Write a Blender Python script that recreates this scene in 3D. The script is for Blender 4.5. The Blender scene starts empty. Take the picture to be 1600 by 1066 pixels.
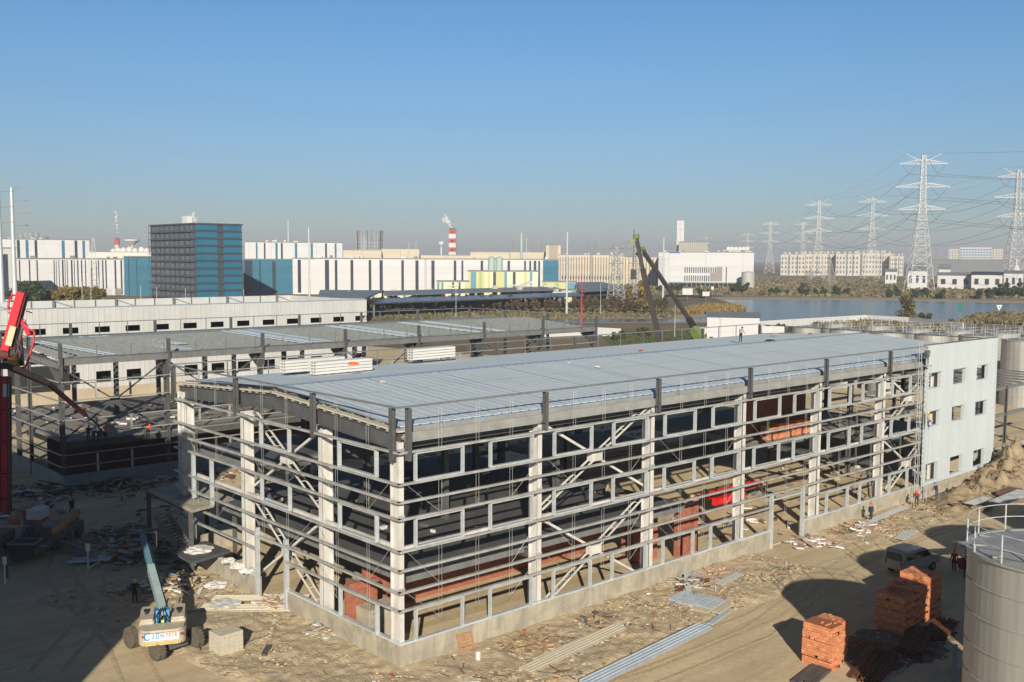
import bpy, bmesh, math, random
from mathutils import Vector, Matrix
R = math.radians
random.seed(7)
scene = bpy.context.scene
COL = scene.collection
# ---------------------------------------------------------------- camera
CAMP = Vector((-32.777, -45.348, 23.28)); FOC = 1583.735; PI_, RO, YAW = -.0814, .0048, .7373
FW = Vector((math.cos(PI_)*math.sin(YAW), math.cos(PI_)*math.cos(YAW), math.sin(PI_)))
RT = Vector((math.cos(YAW), -math.sin(YAW), 0)); UP = RT.cross(FW)
R2 = RT*math.cos(RO)+UP*math.sin(RO); U2 = -RT*math.sin(RO)+UP*math.cos(RO)
cd = bpy.data.cameras.new("camera"); cam = bpy.data.objects.new("camera", cd); COL.objects.link(cam)
cd.sensor_width = 36; cd.lens = FOC/1600*36; cd.clip_start = .5; cd.clip_end = 30000
m = Matrix((R2, U2, -FW)).transposed().to_4x4(); m.translation = CAMP; cam.matrix_world = m
scene.camera = cam
# ---------------------------------------------------------------- sky and sun
SUN_EL, SUN_AZ = R(22.5), R(40.0)          # the light travels towards azimuth 40 (from +Y towards +X)
w = bpy.data.worlds.new("World"); scene.world = w; w.use_nodes = True
nt = w.node_tree; bg = nt.nodes['Background']
sky = nt.nodes.new('ShaderNodeTexSky'); sky.sky_type = 'NISHITA'; sky.sun_disc = False
sky.sun_elevation = SUN_EL; sky.sun_rotation = SUN_AZ+math.pi
sky.air_density = 1.0; sky.dust_density = 0.0; sky.ozone_density = 4
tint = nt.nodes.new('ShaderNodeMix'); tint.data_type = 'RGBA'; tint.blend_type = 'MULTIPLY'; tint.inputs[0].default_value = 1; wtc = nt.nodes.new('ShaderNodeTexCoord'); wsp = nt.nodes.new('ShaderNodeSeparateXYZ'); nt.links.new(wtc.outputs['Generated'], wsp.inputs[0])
wr = nt.nodes.new('ShaderNodeValToRGB'); nt.links.new(wsp.outputs[2], wr.inputs[0]); we = wr.color_ramp.elements       # tint over the sky: hazy grey low down, dimmed overhead to deepen shade
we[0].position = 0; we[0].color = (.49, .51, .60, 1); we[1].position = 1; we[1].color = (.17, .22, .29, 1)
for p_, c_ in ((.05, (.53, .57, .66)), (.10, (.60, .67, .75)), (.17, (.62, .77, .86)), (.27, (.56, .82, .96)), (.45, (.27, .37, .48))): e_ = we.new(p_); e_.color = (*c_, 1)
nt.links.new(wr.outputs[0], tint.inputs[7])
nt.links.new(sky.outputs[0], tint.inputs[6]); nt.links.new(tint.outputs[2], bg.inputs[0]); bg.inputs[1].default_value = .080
sl = bpy.data.lights.new("sun", 'SUN'); sl.energy = 5; sl.angle = R(.5); sl.color = (1, .90, .74)
so = bpy.data.objects.new("sun", sl); COL.objects.link(so)
LD = Vector((math.sin(SUN_AZ)*math.cos(SUN_EL), math.cos(SUN_AZ)*math.cos(SUN_EL), -math.sin(SUN_EL)))
so.rotation_euler = LD.to_track_quat('-Z', 'Y').to_euler(); so.location = (-60, -60, 80)
scene.view_settings.view_transform = 'Standard'; scene.view_settings.look = 'None'
scene.view_settings.exposure = .42; scene.view_settings.gamma = 1
# ---------------------------------------------------------------- helpers
def ray(u, v): return FW + R2*((u-800)/FOC) - U2*((v-533)/FOC)
def G(u, v, z=0.):                       # point of the photo on the level z
    d = ray(u, v); return CAMP + d*((z-CAMP.z)/d.z)
def D(u, v, k): return CAMP + ray(u, v)*k   # point of the photo k metres away
FH = Vector((math.sin(YAW), math.cos(YAW), 0)); RH = Vector((math.cos(YAW), -math.sin(YAW), 0))
def upix(p):
    d = p-CAMP; return 800+FOC*d.dot(R2)/d.dot(FW)
def reach(p, d, u):                      # how far from p along d until pixel column u
    a, b = (p-CAMP), d; t = (u-800)/FOC
    return (t*a.dot(FW)-a.dot(R2))/(b.dot(R2)-t*b.dot(FW))
M = {}
def mat(n, rgb, rough=.7, var=.12, sc=1., metal=0., bump=0., bsc=8., rgb2=None, stretch=None, alpha=None):
    if n in M: return M[n]
    ma = bpy.data.materials.new(n); ma.use_nodes = True; t = ma.node_tree; b = t.nodes['Principled BSDF']
    b.inputs['Roughness'].default_value = rough; b.inputs['Metallic'].default_value = metal
    tc = t.nodes.new('ShaderNodeTexCoord'); co = tc.outputs['Object']
    if stretch:
        mp = t.nodes.new('ShaderNodeMapping'); mp.inputs['Scale'].default_value = stretch
        t.links.new(co, mp.inputs[0]); co = mp.outputs[0]
    if var > 0 or rgb2:
        no = t.nodes.new('ShaderNodeTexNoise'); no.inputs['Scale'].default_value = sc; no.inputs['Detail'].default_value = 8
        no.inputs['Roughness'].default_value = .65; t.links.new(co, no.inputs['Vector'])
        cr = t.nodes.new('ShaderNodeValToRGB'); t.links.new(no.outputs[0], cr.inputs[0])
        e = cr.color_ramp.elements; e[0].position = .3; e[1].position = .7
        c2 = rgb2 or [min(1, c*(1+var)) for c in rgb]; c1 = rgb if rgb2 else [c*(1-var) for c in rgb]
        e[0].color = (*c1, 1); e[1].color = (*c2, 1); t.links.new(cr.outputs[0], b.inputs['Base Color'])
    else: b.inputs['Base Color'].default_value = (*rgb, 1)
    if bump:
        n2 = t.nodes.new('ShaderNodeTexNoise'); n2.inputs['Scale'].default_value = bsc; n2.inputs['Detail'].default_value = 6
        t.links.new(co, n2.inputs['Vector']); bp = t.nodes.new('ShaderNodeBump'); bp.inputs['Strength'].default_value = bump
        bp.inputs['Distance'].default_value = .1
        t.links.new(n2.outputs[0], bp.inputs['Height']); t.links.new(bp.outputs[0], b.inputs['Normal'])
    M[n] = ma; return ma
def tag(o, label=None, cat=None, group=None, kind=None):
    if label: o['label'] = label
    if cat: o['category'] = cat
    if group: o['group'] = group
    if kind: o['kind'] = kind
    return o
def thing(name, label, cat, loc=(0, 0, 0), rz=0., group=None):
    o = bpy.data.objects.new(name, None); COL.objects.link(o); o.empty_display_size = .5
    o.location = loc; o.rotation_euler = (0, 0, rz); return tag(o, label, cat, group)
class MB:
    def __init__(s): s.v = []; s.f = []; s.m = []; s.cm = 0
    def add(s, vs, fs):
        n = len(s.v); s.v += [tuple(a) for a in vs]; s.f += [tuple(i+n for i in f) for f in fs]; s.m += [s.cm]*len(fs); return s
    def hexa(s, p): return s.add(p, [(0, 3, 2, 1), (4, 5, 6, 7), (0, 1, 5, 4), (1, 2, 6, 5), (2, 3, 7, 6), (3, 0, 4, 7)])
    def box(s, x0, y0, z0, x1, y1, z1):
        if x0 > x1: x0, x1 = x1, x0
        if y0 > y1: y0, y1 = y1, y0
        if z0 > z1: z0, z1 = z1, z0
        return s.hexa([(x0, y0, z0), (x1, y0, z0), (x1, y1, z0), (x0, y1, z0), (x0, y0, z1), (x1, y0, z1), (x1, y1, z1), (x0, y1, z1)])
    def beam(s, p, q, w, h, up=(0, 0, 1)):
        p = Vector(p); q = Vector(q); d = (q-p).normalized(); up = Vector(up)
        if abs(d.dot(up)) > .99: up = Vector((1, 0, 0)) if abs(d.x) < .9 else Vector((0, 1, 0))
        a = d.cross(up).normalized()*(w/2); b = a.cross(d).normalized()*(h/2)
        return s.hexa([p-a-b, p+a-b, p+a+b, p-a+b, q-a-b, q+a-b, q+a+b, q-a+b])
    def tube(s, p, q, r0, r1=None, n=8, cap=True):
        p = Vector(p); q = Vector(q); r1 = r0 if r1 is None else r1; d = (q-p).normalized()
        up = Vector((0, 0, 1)) if abs(d.z) < .95 else Vector((1, 0, 0)); a = d.cross(up).normalized(); b = a.cross(d)
        vs = [p+(a*math.cos(t)+b*math.sin(t))*r0 for t in [2*math.pi*i/n for i in range(n)]]
        vs += [q+(a*math.cos(t)+b*math.sin(t))*r1 for t in [2*math.pi*i/n for i in range(n)]]
        fs = [(i, (i+1) % n, n+(i+1) % n, n+i) for i in range(n)]
        if cap: fs += [tuple(range(n))[::-1], tuple(range(n, 2*n))]
        return s.add(vs, fs)
    def path(s, pts, r, n=5):
        for a, b in zip(pts, pts[1:]): s.tube(a, b, r, r, n, False)
        return s
    def lathe(s, c, prof, n=32, cap=True):     # prof: (radius, z)
        c = Vector(c); vs = []
        for r, z in prof: vs += [c+Vector((r*math.cos(2*math.pi*i/n), r*math.sin(2*math.pi*i/n), z)) for i in range(n)]
        fs = []
        for j in range(len(prof)-1):
            fs += [(j*n+i, j*n+(i+1) % n, (j+1)*n+(i+1) % n, (j+1)*n+i) for i in range(n)]
        if cap: fs += [tuple(range(n))[::-1], tuple(range((len(prof)-1)*n, len(prof)*n))]
        return s.add(vs, fs)
    def prism(s, pts, z0, z1):                 # outline in x,y
        n = len(pts); vs = [(p[0], p[1], z0) for p in pts]+[(p[0], p[1], z1) for p in pts]
        return s.add(vs, [tuple(range(n))[::-1], tuple(range(n, 2*n))]+[(i, (i+1) % n, n+(i+1) % n, n+i) for i in range(n)])
    def extr(s, pts, o, ax, ay, d):            # outline a,b spanned by ax,ay at o, extruded by d
        o = Vector(o); ax = Vector(ax); ay = Vector(ay); d = Vector(d); n = len(pts)
        vs = [o+ax*a+ay*b for a, b in pts]; vs += [v+d for v in vs]
        return s.add(vs, [tuple(range(n))[::-1], tuple(range(n, 2*n))]+[(i, (i+1) % n, n+(i+1) % n, n+i) for i in range(n)])
    def hcol(s, x, y, z0, z1, b, d, web='y', t=.04):   # H section: flanges b wide, depth d, web along axis
        if web == 'y':
            s.box(x-b/2, y-d/2, z0, x+b/2, y-d/2+t, z1); s.box(x-b/2, y+d/2-t, z0, x+b/2, y+d/2, z1); s.box(x-t/2, y-d/2+t, z0, x+t/2, y+d/2-t, z1)
        else:
            s.box(x-d/2, y-b/2, z0, x-d/2+t, y+b/2, z1); s.box(x+d/2-t, y-b/2, z0, x+d/2, y+b/2, z1); s.box(x-d/2+t, y-t/2, z0, x+d/2-t, y+t/2, z1)
        return s
    def ibeam(s, p, q, b, h, t=.04):
        p = Vector(p); q = Vector(q); u = Vector((0, 0, 1))
        s.beam(p+u*(h/2-t/2), q+u*(h/2-t/2), b, t); s.beam(p-u*(h/2-t/2), q-u*(h/2-t/2), b, t); s.beam(p, q, t, h-2*t-.002)
        return s
    def build(s, name, ms, parent=None, local=False, smooth=False):
        me = bpy.data.meshes.new(name); off = Vector((0, 0, 0))
        if parent is not None and not local: off = parent_off(parent)
        me.from_pydata([(v[0]-off.x, v[1]-off.y, v[2]-off.z) for v in s.v], [], s.f)
        for k in (ms if isinstance(ms, (list, tuple)) else [ms]): me.materials.append(k)
        me.polygons.foreach_set('material_index', s.m)
        if smooth: me.polygons.foreach_set('use_smooth', [True]*len(s.f))
        me.update(); o = bpy.data.objects.new(name, me); COL.objects.link(o)
        if parent is not None: o.parent = parent
        return o
def parent_off(p):
    v = Vector((0, 0, 0))
    while p is not None: v += Vector(p.location); p = p.parent
    return v
def solo(mb, name, ms, label, cat, group=None, loc=None, **k):     # a thing that is one mesh, origin at loc
    if loc is None:
        xs = [v[0] for v in mb.v]; ys = [v[1] for v in mb.v]; zs = [v[2] for v in mb.v]
        loc = ((min(xs)+max(xs))/2, (min(ys)+max(ys))/2, min(zs))
    mb.v = [(v[0]-loc[0], v[1]-loc[1], v[2]-loc[2]) for v in mb.v]
    o = mb.build(name, ms, **k); o.location = loc; return tag(o, label, cat, group)
def copy_tree(o, loc=None, rz=None, label=None, sc=None, parent=None):
    c = o.copy(); COL.objects.link(c)
    if parent is not None: c.parent = parent
    if loc is not None: c.location = loc
    if rz is not None: c.rotation_euler = (0, 0, rz)
    if sc is not None: c.scale = (sc, sc, sc)
    if label: c['label'] = label
    for ch in list(o.children): copy_tree(ch, parent=c)
    return c
# ---------------------------------------------------------------- materials
sand = mat('dusty_concrete', (.56, .44, .26), .95, rgb2=(.64, .53, .34), sc=.12, bump=.25, bsc=3)
soil = mat('rubble_soil', (.33, .26, .165), 1, rgb2=(.58, .47, .31), sc=1.6, bump=.9, bsc=6)
conc = mat('concrete', (.33, .30, .24), .9, rgb2=(.46, .42, .33), sc=.3, bump=.35)
slabm = mat('slab_concrete', (.20, .19, .17), .9, .2, .4)
white = mat('white_paint', (.60, .60, .58), .6, .07, 1.5)
wcol = mat('white_column_paint', (.57, .56, .54), .7, .10, .9)
galv = mat('galvanised_steel', (.46, .48, .47), .45, .2, 1.2, metal=.3)
galvl = mat('bright_galvanised_steel', (.50, .54, .56), .4, .15, 2, metal=.25)
dsteel = mat('grey_primed_steel', (.085, .088, .09), .55, .25, 1.5)
msteel = mat('mid_grey_steel', (.16, .165, .165), .5, .2, 1.2)
roofb = mat('pale_blue_roof_sheet', (.46, .53, .56), .55, .05, .35)
ridgeb = mat('blue_film', (.07, .17, .36), .4, .2, 3)
clad = mat('pale_cladding', (.47, .52, .54), .5, .03, .5)
clad3 = mat('white_cladding', (.50, .51, .51), .55, .05, .5)
dark = mat('dark_opening', (.02, .022, .025), .6, .2)
brick = mat('brick', (.36, .10, .045), .9, .3, 6)
grass = mat('dry_grass', (.10, .072, .035), 1, rgb2=(.20, .15, .085), sc=.02, bump=.6, bsc=.5)
def brickmat(n, c1, c2, mo, sc=1, msize=.012):
    ma = bpy.data.materials.new(n); ma.use_nodes = True; t = ma.node_tree; b = t.nodes['Principled BSDF']; b.inputs['Roughness'].default_value = .9
    tc = t.nodes.new('ShaderNodeTexCoord'); br = t.nodes.new('ShaderNodeTexBrick'); ge = t.nodes.new('ShaderNodeNewGeometry')
    sx = t.nodes.new('ShaderNodeSeparateXYZ'); t.links.new(tc.outputs['Object'], sx.inputs[0])
    ad = t.nodes.new('ShaderNodeMath'); t.links.new(sx.outputs[0], ad.inputs[0]); t.links.new(sx.outputs[1], ad.inputs[1])
    cx = t.nodes.new('ShaderNodeCombineXYZ'); t.links.new(ad.outputs[0], cx.inputs[0]); t.links.new(sx.outputs[2], cx.inputs[1])
    t.links.new(cx.outputs[0], br.inputs['Vector']); br.inputs['Color1'].default_value = (*c1, 1); br.inputs['Color2'].default_value = (*c2, 1)
    br.inputs['Mortar'].default_value = (*mo, 1); br.inputs['Scale'].default_value = sc; br.inputs['Mortar Size'].default_value = msize
    br.inputs['Brick Width'].default_value = .4; br.inputs['Row Height'].default_value = .2
    t.links.new(br.outputs['Color'], b.inputs['Base Color']); M[n] = ma; return ma
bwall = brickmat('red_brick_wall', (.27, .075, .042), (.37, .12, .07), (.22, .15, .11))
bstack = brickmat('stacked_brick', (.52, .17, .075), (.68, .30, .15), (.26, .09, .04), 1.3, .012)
scene.cycles.volume_bounces = 1

def streaks(ma, sc, rz, dark, amt):      # worn tracks running one way over a ground material
    t = ma.node_tree; b = t.nodes['Principled BSDF']; src = b.inputs['Base Color'].links[0].from_socket
    tc = t.nodes.new('ShaderNodeTexCoord'); mp = t.nodes.new('ShaderNodeMapping'); mp.inputs['Rotation'].default_value = (0, 0, rz); mp.inputs['Scale'].default_value = sc
    mp.vector_type = 'TEXTURE' if False else 'POINT'
    no = t.nodes.new('ShaderNodeTexNoise'); no.inputs['Scale'].default_value = 1; no.inputs['Detail'].default_value = 6; no.inputs['Distortion'].default_value = .6
    t.links.new(tc.outputs['Object'], mp.inputs[0]); t.links.new(mp.outputs[0], no.inputs[0])
    cr = t.nodes.new('ShaderNodeValToRGB'); cr.color_ramp.elements[0].position = .44; cr.color_ramp.elements[1].position = .66; t.links.new(no.outputs[0], cr.inputs[0])
    mu = t.nodes.new('ShaderNodeMath'); mu.operation = 'MULTIPLY'; mu.inputs[1].default_value = amt; t.links.new(cr.outputs[0], mu.inputs[0])
    mx = t.nodes.new('ShaderNodeMix'); mx.data_type = 'RGBA'; t.links.new(mu.outputs[0], mx.inputs[0]); t.links.new(src, mx.inputs[6]); mx.inputs[7].default_value = (*dark, 1); t.links.new(mx.outputs[2], b.inputs['Base Color'])
streaks(sand, (.06, .75, 1), R(-12), (.33, .265, .165), .55)
streaks(sand, (.09, .10, 1), 0, (.36, .29, .19), .5)
streaks(sand, (2.2, 2.2, 1), 0, (.40, .33, .22), .45)
streaks(roofb, (1.28, .06, 1), 0, (.36, .42, .50), .4)
streaks(roofb, (.12, .2, 1), 0, (.50, .55, .60), .5)
streaks(wcol, (1.3, 1.3, .5), 0, (.36, .33, .28), .5)
streaks(galv, (.8, .8, .8), 0, (.27, .24, .20), .5)
streaks(clad, (.9, .9, .06), 0, (.40, .43, .44), .35)
streaks(clad3, (.3, .3, .05), 0, (.40, .40, .38), .4)
streaks(conc, (.9, .9, .9), 0, (.20, .185, .15), .55)
streaks(conc, (3.5, 3.5, .35), 0, (.22, .20, .16), .4)

def ordn(i): i += 1; return {1: 'first', 2: 'second', 3: 'third', 4: 'fourth', 5: 'fifth', 6: 'sixth', 7: 'seventh', 8: 'eighth', 9: 'ninth', 10: 'tenth'}.get(i, '%d%s' % (i, 'th' if 10 < i % 100 < 14 else {1: 'st', 2: 'nd', 3: 'rd'}.get(i % 10, 'th')))
ORD = [ordn(i) for i in range(60)]
# ---------------------------------------------------------------- ground, water, banks
from mathutils import noise
def nz(x, y, s, o=0): return noise.noise(Vector((x*s, y*s, o)))
def struct(mb, name, m, kind='structure'): return tag(mb.build(name, m), kind=kind)
gr = MB(); n = 24; S = 9000
for i in range(n):
    for j in range(n):
        x0 = -S+2*S*i/n; y0 = -S+2*S*j/n; x1 = x0+2*S/n; y1 = y0+2*S/n
        gr.add([(x0, y0, 0), (x1, y0, 0), (x1, y1, 0), (x0, y1, 0)], [(0, 1, 2, 3)])
struct(gr, 'ground', grass)
def sheet(name, pts, z, m):
    b = MB(); b.add([(p[0], p[1], z) for p in pts], [tuple(range(len(pts)))]); return struct(b, name, m)
sheet('site_yard', [(-90, -90), (150, -90), (150, 30), (118, 178), (-90, 178)], .01, sand)
def patch(name, x0, x1, y0, y1, step, hf, m, kind='structure'):
    b = MB(); nx = int((x1-x0)/step); ny = int((y1-y0)/step)
    for j in range(ny+1):
        for i in range(nx+1):
            x = x0+(x1-x0)*i/nx; y = y0+(y1-y0)*j/ny; b.v.append((x, y, hf(x, y)))
    for j in range(ny):
        for i in range(nx):
            a = j*(nx+1)+i
            q = (a, a+1, a+nx+2, a+nx+1)
            if max(b.v[k][2] for k in q) > .005: b.f.append(q); b.m.append(0)
    return tag(b.build(name, m, smooth=True), kind=kind)
def sm(a, b, x): t = max(0, min(1, (x-a)/(b-a))); return t*t*(3-2*t)
def rough_h(x, y): return .10*nz(x, y, .5)+.09*nz(x, y, 1.7, 5)+.06*nz(x, y, 4.5, 9)
def strip_h(x, y):
    e = -3.2-4.3*sm(-14, 4, x)+1.5*sm(10, 33, x)+1.3*nz(x, y, .25)
    m_ = sm(e-1, e+.8, y)*(1-sm(33, 36, x+.8*nz(x, y, .4)))
    return -.12+m_*(.30+rough_h(x, y))*1.0
patch('dirt', -10, 37, -10, -.02, .2, strip_h, soil)
def left_h(x, y):
    e = 5.5*sm(-6, 26, y)+6+1.1*nz(x, y, .25)
    m_ = sm(-e-.8, -e+.8, x)*sm(-9, -6.5, y+.3*x)*(1-sm(25.5, 27.5, y+nz(x, y, .5)))*(1-sm(12.5, 13.2, y)*(1-sm(16.2, 16.8, y))*sm(-2, -1, x))
    return -.12+m_*(.28+rough_h(x, y)*1.2)
patch('dirt', -15, -.02, -9, 28, .2, left_h, soil)
def right_h(x, y):
    m_ = sm(42, 44, x+nz(x, y, .4))*(1-sm(60, 63, x))*sm(-6.5, -4.5, y+nz(x, y, .3))
    return -.12+m_*(.28+rough_h(x, y))
patch('dirt', 41, 64, -8, -.02, .25, right_h, soil)
def mound_h(x, y):
    g = 0
    for cx, cy, rx, ry, h in ((66, -3.2, 5, 2.0, 1.0), (72, -3.4, 5, 2.2, 1.5), (79.5, -2.8, 6, 3.4, 2.7), (61.5, -4.4, 3.2, 1.5, .8), (86, -.5, 5, 4, 1.8)):
        g = max(g, h*math.exp(-((x-cx)/rx)**2-((y-cy)/ry)**2)*1.2)
    return -.12+g*(1+.6*nz(x, y, .6)+.5*nz(x, y, 1.6, 3)+.3*nz(x, y, 4.2, 8))+(.12*abs(nz(x, y, 3.3, 7)) if g > .1 else 0)
patch('dirt_mound', 55, 93, -9.5, 4, .25, mound_h, mat('clay_soil', (.20, .145, .085), 1, rgb2=(.36, .29, .19), sc=1.2, bump=1, bsc=3))
def far_h(x, y):
    m_ = sm(-22, -16, x)*(1-sm(-3.5, -.5, x+nz(x, y, .3)))*sm(44, 47, y)*(1-sm(66, 70, y)) + sm(-2, 2, x)*sm(51, 53, y)*(1-sm(56.5, 58, y))*(1-sm(30, 40, x))
    return -.15+m_*(.32+1.6*rough_h(x, y))
patch('dirt', -24, 40, 42, 72, .5, far_h, soil)
def rearyard(x, y):
    m_ = sm(2, 8, x)*(1-sm(70, 78, x))*sm(88, 92, y)*(1-sm(112, 116, y)); return -.2+m_*(.35+2*rough_h(x, y))
patch('dirt', 0, 80, 86, 118, 1., rearyard, soil)
# tyre tracks and darker stains pressed into the yard
asph = mat('damp_yard', (.19, .165, .125), .95, rgb2=(.27, .235, .175), sc=.3, bump=.2)
0 and sheet('road', [(-60, -60), (-20, -20), (-13, 2), (-16, 24), (-10, 42), (-4, 50), (36, 50), (36, 38), (6, 36), (-60, 60)][0:1]+[tuple(G(u, v)[:2]) for u, v in ((-400, 1400), (-60, 1120), (100, 1010), (60, 900), (-300, 880))], .014, asph)
# far land
fieldm = mat('brown_field', (.17, .135, .07), 1, rgb2=(.27, .22, .14), sc=.03, bump=.5, bsc=.4)
greenm = mat('weedy_field', (.075, .075, .03), 1, rgb2=(.17, .125, .065), sc=.05, bump=.5, bsc=.4)
bankm = mat('canal_bank', (.24, .20, .14), 1, rgb2=(.36, .31, .23), sc=.1)
roadm = mat('far_asphalt', (.09, .09, .09), .9, .1, .1)
def gp(l, z=0): return [tuple(G(u, v, z)[:2]) for u, v in l]
sheet('field', gp([(1040, 464), (1180, 463), (1400, 466), (1700, 472), (1900, 440), (1500, 431), (1200, 428), (1010, 430)]), .03, fieldm)
sheet('field', gp([(560, 500), (1160, 500), (1200, 470), (1010, 452), (880, 455), (560, 478)]), .03, greenm)
sheet('far_ground', gp([(1100, 500), (1700, 506), (1700, 560), (1000, 545)]), .035, greenm)
wat = bpy.data.materials.new('canal_water'); wat.use_nodes = True; b_ = wat.node_tree.nodes['Principled BSDF']
b_.inputs['Base Color'].default_value = (.085, .085, .075, 1); b_.inputs['Roughness'].default_value = .18; b_.inputs['IOR'].default_value = 1.18
t_ = wat.node_tree; no_ = t_.nodes.new('ShaderNodeTexNoise'); no_.inputs['Scale'].default_value = .35; no_.inputs['Detail'].default_value = 5
tc_ = t_.nodes.new('ShaderNodeTexCoord'); t_.links.new(tc_.outputs['Object'], no_.inputs[0]); bp_ = t_.nodes.new('ShaderNodeBump')
bp_.inputs['Strength'].default_value = .35; bp_.inputs['Distance'].default_value = .3; t_.links.new(no_.outputs[0], bp_.inputs['Height']); t_.links.new(bp_.outputs[0], b_.inputs['Normal'])
sheet('canal_bank', gp([(1110, 464), (1400, 466), (1900, 478), (1900, 494), (1600, 489), (1548, 493), (1510, 503), (1300, 508), (1180, 506), (1100, 505), (880, 505), (700, 505), (700, 492), (880, 493), (1060, 492), (1145, 486), (1140, 474)][::1]), .05, bankm)
sheet('canal_water', gp([(1130, 468.5), (1400, 470.5), (1620, 475), (1900, 484), (1900, 490), (1600, 485), (1545, 488), (1500, 498), (1190, 505), (1080, 503.5), (900, 503.5), (700, 503.5), (700, 498.5), (900, 499), (1070, 498), (1160, 490), (1155, 478)]), .1, wat)
sheet('far_road', gp([(860, 434.6), (1200, 436.5), (1200, 434.8), (860, 433.2)]), .06, roadm)

# ---------------------------------------------------------------- the steel building
BL, BW = 78.3, 29.2
GZ = [12.52, 10.74, 9.72, 8.75, 6.92, 5.81, 4.56, 3.51]
WIN = [(10.74, 12.52), (6.92, 8.75), (1.50, 3.51)]
b1 = thing('steel_frame_building', 'nearest three-storey steel frame with pale blue ribbed roof and one white clad corner', 'building', (0, 0, 0))
# foundation walls, with the two door gaps
def wallseg(x0, y0, x1, y1, m=conc, top=1.45):
    b = MB(); b.box(x0, y0, -.3, x1, y1, top); return b.build('foundation_wall', m, b1)
wallseg(0, -.02, 36.8, .28); wallseg(41.3, -.02, BL, .28); wallseg(0, .285, .28, 12.7); wallseg(0, 16.5, .28, BW-.005)
wallseg(0, BW-.28, BL, BW); wallseg(BL-.28, .285, BL, BW-.285)
for x0, y0, x1, y1 in ((-.05, -.07, 36.8, .22), (41.3, -.07, 61.9, .22), (-.05, .23, .22, 12.7), (-.05, 16.5, .22, BW)):
    b = MB(); b.box(x0, y0, 1.453, x1, y1, 1.56); b.build('sill_channel', mat('new_galvanised', (.58, .63, .66), .35, .08, 2, metal=.2), b1)
b = MB(); b.box(.29, .29, .03, BL-.29, BW-.29, .12); b.build('ground_floor_slab', sand, b1)
# frames
for i in range(8):
    x = i*11+.25 if i == 0 else (i*11 if i < 7 else BL-.5)
    if i in (0,): ys = [.55]
    else: ys = [.55]
    b = MB(); b.hcol(x, .6, .1, 13.0, .34, .84, 'y', .05); b.box(x-.2, .2, .12, x+.2, 1.0, .18); b.build('column', wcol, b1)
    b = MB(); b.hcol(x, BW-.6, .1, 13.0, .34, .84, 'y', .05); b.build('column', dsteel if i > 0 else wcol, b1)
    for y in (9.8, 19.5):
        if i == 0 or (i in (4, 5) and y < 12): continue
        b = MB(); b.hcol(x, y, .1, 12.9, .4, .4, 'y', .04); b.build('column', dsteel, b1)
    if i > 0:
        for ya, za, yb, zb in ((.95, 13.05, BW/2, 13.95), (BW/2, 13.95, BW-.95, 13.05)):
            b = MB(); b.ibeam((x, ya, za), (x, yb, zb), .3, .7); b.build('rafter', dsteel, b1)
for y in (8.65, 18.85, 28.3):
    b = MB(); b.hcol(.6, y, .1, 12.6, .34, .84, 'x', .05); b.build('column', wcol, b1)
# gable beam under the left roof edge, eave beam under the right one
for ya, za, yb, zb in ((.4, 12.95, BW/2, 13.75), (BW/2, 13.75, BW-.1, 12.95)):
    b = MB(); b.ibeam((.35, ya, za), (.35, yb, zb), .3, .95, .05); b.build('gable_beam', dsteel, b1)
    b = MB(); b.beam((.3, ya-.2, za+.66), (.3, yb, zb+.66), .45, .1); b.build('gable_flashing', mat('cream_flashing', (.50, .47, .38), .6), b1)
    for k in range(1, 30):
        t = k/30; y = ya+(yb-ya)*t; z = za+(zb-za)*t
        if k % 2 == 0:
            c = MB(); c.box(.1, y-.08, z+.49, .62, y+.08, z+.6); c.build('purlin_end', galv, b1)
for x0, x1 in [(i*11+.4, i*11+10.85) for i in range(6)]+[(66.4, 77.3)]:
    b = MB(); b.ibeam((x0, .75, 12.78), (x1, .75, 12.78), .25, .45, .04); b.build('eave_beam', dsteel, b1)
    b = MB(); b.ibeam((x0, BW-.75, 12.78), (x1, BW-.75, 12.78), .25, .45, .04); b.build('eave_beam', dsteel, b1)
gutm = mat('gutter_steel', (.27, .275, .265), .5, .2, .8)
b = MB(); b.box(.55, -.04, 13.1, 61.9, .04, 13.55); b.box(.55, .041, 13.1, 61.9, .62, 13.16); b.box(.55, .56, 13.161, 61.9, .62, 13.74); b.box(.55, -.06, 13.0, 61.9, .3, 13.098)
b.build('gutter', gutm, b1)
# roof
def ribroof(x0, x1, ya, za, yb, zb, pitch, hgt, name, m, parent, segs=1):
    b = MB(); xs = []; n = int((x1-x0)/pitch)
    for i in range(n):
        a = x0+i*pitch
        xs += [(a, 0), (a+pitch*.62, 0), (a+pitch*.72, hgt), (a+pitch*.9, hgt)]
    xs.append((x0+n*pitch, 0)); v = []
    for x, h in xs: v += [(x, ya, za+h), (x, yb, zb+h), (x, yb, zb+h-.06), (x, ya, za+h-.06)]
    f = []
    for i in range(len(xs)-1):
        a = 4*i; f += [(a, a+4, a+5, a+1), (a+2, a+6, a+7, a+3), (a+3, a+7, a+4, a), (a+1, a+5, a+6, a+2)]
    b.add(v, f); return b.build(name, m, parent)
ZE, ZR = 13.82, 14.72
ribroof(.55, 77.9, .72, ZE, BW/2, ZR, .78, .02, 'roof_sheeting', roofb, b1)
ribroof(.55, 77.9, BW/2, ZR, BW-.5, ZE, .78, .02, 'roof_sheeting', roofb, b1)
ribroof(.55, 61.8, .66, ZE-.07, .95, ZE-.053, .78, .05, 'film_edge', ridgeb, b1)
b = MB(); b.beam((.6, BW/2-.07, ZR+.085), (77.8, BW/2-.07, ZR+.085), .16, .02); b.build('ridge_strip', ridgeb, b1)
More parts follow.
